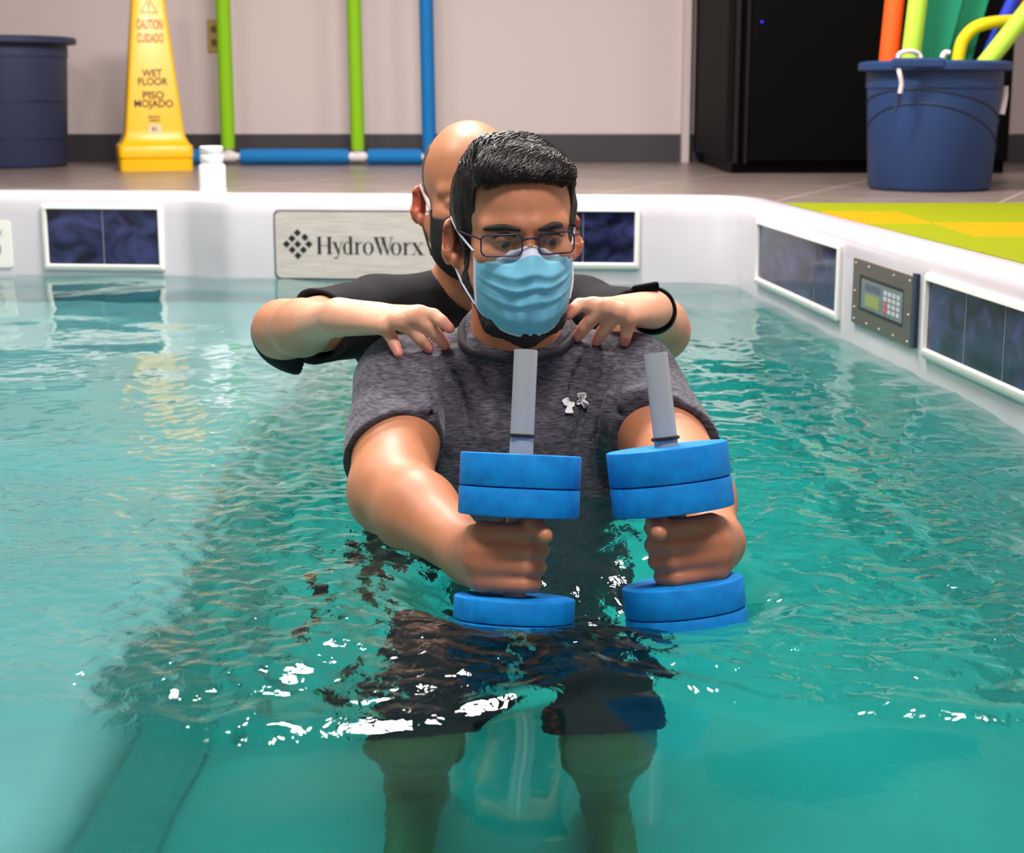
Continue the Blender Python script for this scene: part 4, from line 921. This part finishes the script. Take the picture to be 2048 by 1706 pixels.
# hair
HR = Body(); HA.ell(HR, (0, .012, .028), (.0840, .103, .094), .02); HA.ell(HR, (0, -.012, .058), (.078, .078, .062), .02)
HA.cone(HR, (-.050, -.072, .080), (.050, -.074, .080), .017, .017, .02); HA.cone(HR, (-.034, -.060, .094), (.036, -.058, .088), .021, .021, .02); HA.cone(HR, (-.036, -.01, .104), (.02, -.01, .099), .020, .020, .02)
HA.cone(HR, (-.072, -.018, .03), (-.071, -.024, -.02), .012, .0055, .015); HA.cone(HR, (.072, -.018, .03), (.071, -.022, -.02), .012, .0055, .015)
HA.box(HR, (.002, -.13, .0), (.0665, .085, .0735), .016, .006, 's'); HA.ell(HR, (0, -.115, .0), (.070, .080, .055), .006, 's'); HA.box(HR, (0, -.13, -.04), (.067, .088, .075), .02, .008, 's')
HA.box(HR, (0, -.02, -.130), (.12, .12, .105), .01, .008, 's')
for e in (-1, 1): HA.ell(HR, (e * .096, .012, -.018), (.020, .028, .034), .004, 's')
HA.box(HR, (0, .1, -.10), (.12, .1, .055), .01, .008, 's')
def hair_d(P):
    L = HA.loc(P); top = sstep(L[:, 2], .06, .10); u = L[:, 1] * 1.0 + .35 * L[:, 0] + .012 * np.sin(40 * L[:, 0]); 
    return -(.0011 * np.sin(210 * u + 2.5 * np.sin(60 * L[:, 0])) + .0012 * np.sin(480 * u + 30 * L[:, 0] + 1.7) + .0010 * nz3(P, 300, 4)) * (.25 + .75 * top)
HR.disp = hair_d
hr = sdf_obj('hair', HR, m_hair, pA, .0024, None, 0); hr['label'] = 'short black hair combed to one side'
def vmarch(body, O, D, n=30):
    t = np.zeros(len(O))
    for _ in range(n): t += body.ev(O + D * t[:, None], disp=False) * .85
    return O + D * t[:, None]
def strands():
    r = np.random.RandomState(3); n = 1500; m = 7
    x0 = r.uniform(-.066, .064, n); y0 = r.uniform(-.088, .05, n) ; y0[:600] = r.uniform(-.090, -.070, 600)
    th = .55 + .35 * (x0 / .06) * 0 + r.normal(0, .16, n); L = r.uniform(.022, .050, n); V = []; F = []
    cen = HA.w(0, .0, .02); rings = []
    for k in range(m):
        s_ = k / (m - 1); lx = x0 + L * s_ * np.sin(th + .5 * s_); ly = y0 + L * s_ * np.cos(th + .5 * s_)
        lp = np.stack([lx, ly, .10 + 0 * lx], 1); lp[:, 2] = .09 - .9 * np.maximum(0, -.06 - ly) - .25 * np.maximum(0, np.abs(lx) - .03)
        W = HA.o + lp @ HA.R.T; D = W - cen; D /= np.linalg.norm(D, axis=1)[:, None]; S_ = vmarch(HR, cen + D * .20, -D)
        rings.append((S_ + D * (.0005 + .0042 * math.sin(math.pi * s_) ** .8 * r.uniform(.3, 1, n))[:, None], D))
    for k in range(m):
        P_, D = rings[k]; T = rings[min(k + 1, m - 1)][0] - rings[max(k - 1, 0)][0]; T /= np.linalg.norm(T, axis=1)[:, None]; S_ = np.cross(T, D); w_ = .0011 * (1 - (k / (m - 1)) ** 3) + .0001
        V.append(np.stack([P_ + S_ * w_, P_ + D * w_ * .9, P_ - S_ * w_, P_ - D * w_ * .9], 1))
    V = np.stack(V, 1).reshape(-1, 3); base = np.arange(n)[:, None] * m * 4; F = []
    for k in range(m - 1):
        for q in range(4): F.append(np.concatenate([base + k * 4 + q, base + k * 4 + (q + 1) % 4, base + (k + 1) * 4 + (q + 1) % 4, base + (k + 1) * 4 + q], 1))
    o = mesh_obj('hair_strands', V, np.concatenate(F)[:, ::-1], m_strand, None); par2(o, hr, pA); o['kind'] = 'stuff'
m_strand = mat('hair_strand', (0.010, 0.007, 0.007), 0.28, 0, .5)
def par2(o, p, root):
    o.parent = p; o.matrix_parent_inverse = Matrix.Translation(-worldloc(p)); return o
strands()
# beard
BD = Body()
for e in (-1, 1):
    HA.cone(BD, (e * .0690, -.020, -.020), (e * .062, -.022, -.068), .0055, .011, .012); HA.cone(BD, (e * .064, -.020, -.068), (e * .036, -.060, -.114), .013, .018, .014); HA.cone(BD, (e * .036, -.060, -.114), (0, -.074, -.128), .018, .020, .014)
HA.ell(BD, (0, -.042, -.116), (.050, .042, .018), .02)
BD.disp = lambda P: .0007 * nz3(P, 900, 5)
bd = sdf_obj('beard', BD, m_beard, pA, .0025, None, 0); bd['label'] = 'black beard showing round the mask'
# eyebrows and eyes
for pts in ([(968, 458), (985, 456), (1012, 455), (1041, 460)], [(1078, 459), (1096, 454), (1116, 450), (1137, 457)]):
    W = catmull([A.march(*p, lift=-.0005) for p in pts], 5); n = len(W); tube('eyebrow', W, [.0014 + .0034 * math.sin(math.pi * (i + 1) / (n + 1)) ** .7 for i in range(n)], m_brow, pA, 8)
def eyes(hd, parent):
    for e in (-1, 1):
        bm = bmesh.new(); c = hd.w(e * .032, -.0795, -.003); bmesh.ops.create_uvsphere(bm, u_segments=24, v_segments=16, radius=.0118, matrix=Matrix.Translation(tuple(c))); ey = bm_obj('eye', bm, m_eye, parent, smooth=True)
        bm = bmesh.new(); bmesh.ops.create_uvsphere(bm, u_segments=20, v_segments=12, radius=.0078, matrix=Matrix.Translation(tuple(hd.w(e * .032 + .001, -.0842, -.0050)))); bm_obj('iris', bm, m_iris, ey, smooth=True)
eyes(HA, pA)
for pts in ([(987, 477), (996, 470), (1010, 468), (1024, 470), (1034, 476)], [(1082, 473), (1091, 467), (1104, 465), (1116, 467), (1124, 473)]):
    W = catmull([A.march(*p, lift=.0004) for p in pts], 5); n = len(W); tube('eyelashes', W, [.0006 + .0013 * math.sin(math.pi * (i + 1) / (n + 1)) ** .7 for i in range(n)], m_brow, pA, 8)
# mask
mk, MG = mask_mesh(HA, 'face_mask', m_mask, m_maskw, pA, 'pale blue pleated surgical mask with white edges')
for e, i in ((-1, 0), (1, -1)):
    top, bot = MG[1, i], MG[-2, i]
    tube('ear_loop', catmull([top, HA.w(e * .0785, -.030, -.002), HA.w(e * .0835, -.008, .010), HA.w(e * .084, .012, .018)], 6), .0015, m_maskw, mk, 8)
    tube('ear_loop', catmull([bot, HA.w(e * .0765, -.030, -.070), HA.w(e * .082, -.004, -.050), HA.w(e * .082, .014, -.042)], 6), .0015, m_maskw, mk, 8)
# glasses
gs = bpy.data.objects.new('eyeglasses', None); COL.objects.link(gs); par(gs, pA); gs['label'] = 'thin dark metal rectangular glasses'
def par2(o, p, root):
    o.parent = p; o.matrix_parent_inverse = Matrix.Translation(-worldloc(p)); return o
for e in (-1, 1):
    cx_ = -.0395 if e < 0 else .0345; hw_ = .0268 if e < 0 else .0245; lp_ = []
    for x, z in rrect(-hw_, -.0185, hw_, .0095, .008, 6): lp_.append(HA.w(cx_ + x, -.108 + .006 * (abs(cx_ + x) / .06) ** 2, z))
    f_ = tube('lens_rim', lp_ + [lp_[0]], .0011, m_frame, None, 8); par2(f_, gs, pA)
    Vl = [HA.w(cx_, -.1085, -.004)] + lp_; le = mesh_obj('lens', [tuple(v) for v in Vl], [(0, i, i % (len(lp_)) + 1) for i in range(1, len(lp_) + 1)], m_lens, None); par2(le, gs, pA)
    t_ = tube('temple', catmull([HA.w(cx_ + e * hw_, -.102, .004), HA.w(e * .071, -.088, .005), HA.w(e * .080, -.03, .005), HA.w(e * .084, .012, .004)], 5), .0014, m_frame, None, 8); par2(t_, gs, pA)
b_ = tube('bridge', catmull([HA.w(-.013, -.108, .001), HA.w(-.002, -.111, .004), HA.w(.010, -.108, .001)], 5), .0013, m_frame, None, 8); par2(b_, gs, pA)

# ================================================================== DUMBBELLS
m_foam = mat('blue_eva_foam', srgb(0, 128, 210), 0.65, 0, 0.3); add_noise(m_foam, 60, 5, lo=.3, hi=.75, c1=srgb(0, 118, 200), c2=srgb(0, 142, 226), bump=0.12, dist=0.002)
m_grey = mat('grey_pvc', srgb(150, 154, 160), 0.38); m_ring = mat('black_ring', (.01, .01, .01), .35)
def dumbbell(e, label, ys, tint=0):
    a, b = DB[e]; ax = (a - b) / np.linalg.norm(a - b)
    up_t, up_m, up_b, lo_t, lo_m, lo_b = [bar_at(e, y) for y in ys[:3]] + [bar_at(e, y) for y in ys[3:6]]
    t = thing('foam_dumbbell', label, 'dumbbell', tuple((a + b) / 2), 'foam pool dumbbells held by the front man')
    q = Vector(ax).to_track_quat('Z', 'Y'); M_ = lambda p: Matrix.Translation(tuple(p)) @ q.to_matrix().to_4x4()
    R_ = .0695
    def disc(p0, p1):
        h = np.linalg.norm(np.array(p0) - np.array(p1)) - .0012; r = .0022
        prof = [(.0138, 0), (R_ - r, 0), (R_ - r * .3, r * .3), (R_, r), (R_, h - r), (R_ - r * .3, h - r * .3), (R_ - r, h), (.0138, h), (.0138, 0)]
        lathe('foam_disc', prof, m_foam, t, 72, M_(p1 + ax * .0006), closed=False)
    disc(up_t, up_m); disc(up_m, up_b); disc(lo_t, lo_m); disc(lo_m, lo_b)
    L = np.linalg.norm(a - lo_b); lathe('pipe', [(.0100, .02), (.0100, L), (.0133, L), (.0136, L - .001), (.0136, 0), (.0100, 0), (.0100, .02)], m_grey, t, 40, M_(lo_b), closed=False)
    pr = bar_at(e, ys[6]); lathe('retaining_ring', [(.0137, -.0022), (.0160, -.0018), (.0166, 0), (.0160, .0018), (.0137, .0022)], m_ring, t, 32, M_(pr), closed=False)
    return t
dumbbell(-1, 'blue foam dumbbell held nearly upright in the left of the two fists', (907, 974, 1032, 1192, 1240, 1290, 872))
dumbbell(1, 'blue foam dumbbell tilted in the fist at right, showing its top', (892, 962, 1022, 1162, 1222, 1280, 877))

# ================================================================== BACK PERSON
HB = Head((0, 0, 0), 6, 3, 0, 1.0); HB.o = V3((941 - 1024) / FPX * 2.71, 2.70, at(940, 402, 2.62)[2] + .004)
CB = V3(-.052, 2.76, .015); neckB = V3(-.062, 2.735, at(920, 590, 2.7)[2] + .012)
shB = {-1: V3(-.235, 2.70, at(740, 628, 2.7)[2]), 1: V3(.130, 2.70, at(1190, 628, 2.7)[2])}
elB = {-1: at(560, 660, 2.48), 1: at(1325, 662, 2.50)}
wrB = {-1: at(676, 634, 2.285), 1: at(1304, 619, 2.285)}
B = Body(); HB.build(B); B.cone(HB.w(0, .028, -.05), neckB, .055, .062, .03); torso(B, CB, shB, neckB, -.006)
knB = {-1: CB + V3(-.12, -.20, -.74), 1: CB + V3(.12, -.20, -.74)}; anB = {-1: V3(-.18, 2.72, -1.04), 1: V3(.08, 2.72, -1.04)}; toB = {-1: V3(-.20, 2.58, -1.09), 1: V3(.10, 2.58, -1.09)}
legs(B, CB, knB, anB, toB)
for e in (-1, 1):
    B.cone(shB[e], elB[e] + V3(-e * .012, 0, 0), .052, .042, .02); d = wrB[e] - elB[e]
    B.cone(elB[e], elB[e] + d * .4 + V3(0, 0, -.004), .042, .038, .03); B.cone(elB[e] + d * .4 + V3(0, 0, -.004), wrB[e], .038, .0225, .03)
def on(px, py, lift): return SA.march(px, py, lift=lift)
tipsB = []
def open_hand(b, wrist, fingers, rr):
    kns = []
    for (kp, pp, tp), r in zip(fingers, rr):
        T = on(tp[0], tp[1], r * .75); T = T if T[1] < 2.30 else at(tp[0], tp[1], 2.20); Pq = on(pp[0], pp[1], r * 1.5); Pq = Pq if Pq[1] < 2.32 else at(pp[0], pp[1], 2.215); Pq = at(pp[0], pp[1], min(Pq[1], T[1] + .035)); K0 = on(kp[0], kp[1], r * 1.8); K = at(kp[0], kp[1], min(kp[2], K0[1] if K0[1] < 2.4 else 9, Pq[1] + .03))
        Pq = Pq + V3(0, -.003, .003) ; Tm = (Pq + T) / 2 + V3(0, -.0035, .0015); b.chain([K, Pq, Tm, T], [r * 1.12, r * 1.02, r * .95, r * .80], .002); kns.append(K); tipsB.append(T)
    for K in kns: b.cone(K, wrist + (K - np.mean(kns, 0)) * .35, .0115, .0185, .008)
    c = np.mean(kns, 0); b.cone(c * .6 + wrist * .4 + V3(0, .014, -.006), wrist, .018, .0225, .02); return kns
wl_ = wrB[-1]
kB1 = open_hand(B, wl_, [((768, 652, 2.205), (782, 676), (797, 707)), ((795, 641, 2.20), (824, 664), (857, 697)), ((820, 633, 2.205), (855, 655), (890, 690)), ((838, 627, 2.215), (868, 634), (899, 657))], (.0088, .0096, .0099, .0094))
kB2 = open_hand(B, wrB[1], [((1257, 634, 2.205), (1254, 660), (1250, 684)), ((1240, 622, 2.20), (1216, 652), (1193, 682)), ((1216, 614, 2.20), (1183, 642), (1155, 674)), ((1187, 611, 2.21), (1158, 613), (1137, 630))], (.0090, .0098, .0100, .0094))
for w_, px, py in ((wl_, 800, 668), (wrB[1], 1230, 650)):   # thumbs go down behind the shoulder
    B.chain([w_ + V3(0, .01, -.01), V3(at(px, py, 2.28)[0], 2.285, w_[2] - .0), V3(at(px, py, 2.30)[0] * 1.0, 2.335, w_[2] - .02)], [.020, .014, .010], .006)
fair, fair2, pink = np.array(srgb(236, 176, 146)), np.array(srgb(214, 142, 108)), np.array(srgb(232, 122, 118))
def colB(P):
    C = np.tile(fair, (len(P), 1)); w_ = np.clip(.5 + .5 * nz3(P, 40, 8), 0, 1)[:, None] * .3; C = C * (1 - w_) + fair2 * w_
    for T in tipsB:
        w_ = np.exp(-(np.linalg.norm(P - T, axis=1) / .013) ** 2)[:, None] * .8; C = C * (1 - w_) + pink * w_
    for e in (-1, 1):
        a, b_ = wrB[e], elB[e]; ba = b_ - a; h = np.clip((P - a) @ ba / (ba @ ba), -.4, 1.4); w_ = (sstep(h, .15, .6) * (P[:, 1] > 2.3))[:, None] * .55; C = C * (1 - w_) + np.array(srgb(178, 112, 72)) * w_
    L = HB.loc(P)
    for c in ((-.085, .01, -.01), (.085, .01, -.01)): w_ = np.exp(-(np.linalg.norm(L - c, axis=1) / .03) ** 2)[:, None] * .7; C = C * (1 - w_) + np.array(srgb(206, 96, 84)) * w_
    return C
pB = thing('person', 'bald man in black t-shirt and black mask resting hands on shoulders in front', 'person', (-.05, 2.75, Z_BED))
bodyB = sdf_obj('body', B, m_skinB, pB, FAST_H, colB, 1)
SB = Body(); torso(SB, CB, shB, neckB, .010)
cuB = {e: shB[e] + (elB[e] - shB[e]) * .62 for e in (-1, 1)}
SB.cone(shB[-1], cuB[-1] + (cuB[-1] - shB[-1]) * .4 + V3(0, 0, -.01), .060, .064, .025); SB.cone(shB[1], cuB[1] + (cuB[1] - shB[1]) * .4, .058, .058, .025)
SB.disp = lambda P: .0022 * np.sin(70 * P[:, 0] * .6 + 55 * P[:, 2] + 2 * np.sin(20 * P[:, 0])) + .002 * nz3(P, 50, 12)
SB.cone(HB.w(0, .02, -.05), neckB + V3(0, -.01, -.005), .072, .060, .006, 's')
for e in (-1, 1):
    n_ = elB[e] - shB[e]; n_ /= np.linalg.norm(n_); SB.cut(cuB[e], n_, .11); SB.cone(cuB[e] - n_ * .014, cuB[e] + n_ * .05, .050, .050, .003, 's')
SB.box(CB + V3(0, 0, -.64), (.4, .4, .20), None, .01, .004, 's')
sb = sdf_obj('tshirt', SB, m_blackt, pB, .0035, None, 1); sb['label'] = 'black short sleeved t-shirt'
SH = Body(); SH.ell(CB + V3(0, .01, -.38), (.166, .122, .10), None, .04)
for e in (-1, 1):
    hip = CB + V3(e * .085, .01, -.42); SH.cone(hip, knB[e], .098, .080, .03); n_ = knB[e] - hip; SH.cut(hip + n_ * .93, n_, .16); SH.cone(hip + n_ * .85, hip + n_ * 1.2, .068, .068, .004, 's')
sdf_obj('swim_shorts', SH, m_short, pB, .006, None, 1)
HS = Body(); HB.ell(HS, (0, .012, .035), (.0795, .0985, .091), .02); HB.ell(HS, (0, -.045, .060), (.066, .10, .085), .01, 's'); HB.box(HS, (0, 0, -.06), (.12, .2, .050), .01, .01, 's'); HB.box(HS, (0, 0, .145), (.14, .2, .060), .01, .01, 's')
HB.ell(HS, (0, -.115, .02), (.070, .062, .09), .006, 's')
hs = sdf_obj('hair', HS, m_stub, pB, .003, None, 0); hs['label'] = 'closely shaved dark hair on the sides of the head'
eyes(HB, pB)
mb, MB_ = mask_mesh(HB, 'face_mask', m_maskb, m_maskb, pB, 'plain black face mask', .070, .001, False)
for e, i in ((-1, 0), (1, -1)):
    tube('ear_loop', catmull([MB_[1, i], HB.w(e * .0765, -.025, .0), HB.w(e * .082, .006, .014), HB.w(e * .080, .02, .016)], 6), .002, mat('grey_elastic', srgb(176, 164, 164), .7), mb, 8)
    tube('ear_loop', catmull([MB_[-2, i], HB.w(e * .0735, -.030, -.072), HB.w(e * .080, .0, -.046), HB.w(e * .080, .018, -.036)], 6), .002, m_maskb, mb, 8)
# watch on the image-right wrist
wc = at(1318, 624, 2.315); d_ = elB[1] - wrB[1]; d_ /= np.linalg.norm(d_)
wc = wrB[1] + d_ * .014
q = Vector(d_).to_track_quat('Z', 'Y').to_matrix().to_4x4(); Mw = Matrix.Translation(tuple(wc)) @ q
wt = bpy.data.objects.new('wristwatch', None); COL.objects.link(wt); par(wt, pB); wt['label'] = 'black wristwatch with rubber band'
bnd = lathe('watch_band', [(.0220, -.012), (.0325, -.012), (.0345, -.009), (.0345, .009), (.0325, .012), (.0220, .012)], m_blk, None, 40, Mw, closed=False); par2(bnd, wt, pB)
cs_ = box('watch_case', (0, 0, 0), (.038, .014, .038), m_blk, None, .004); cs_.data.transform(Matrix.Translation(tuple(wc + V3(-.012, -.006, .033))) @ Matrix.Rotation(R(80), 4, 'X') @ Matrix.Rotation(R(10), 4, 'Z')); par2(cs_, wt, pB)
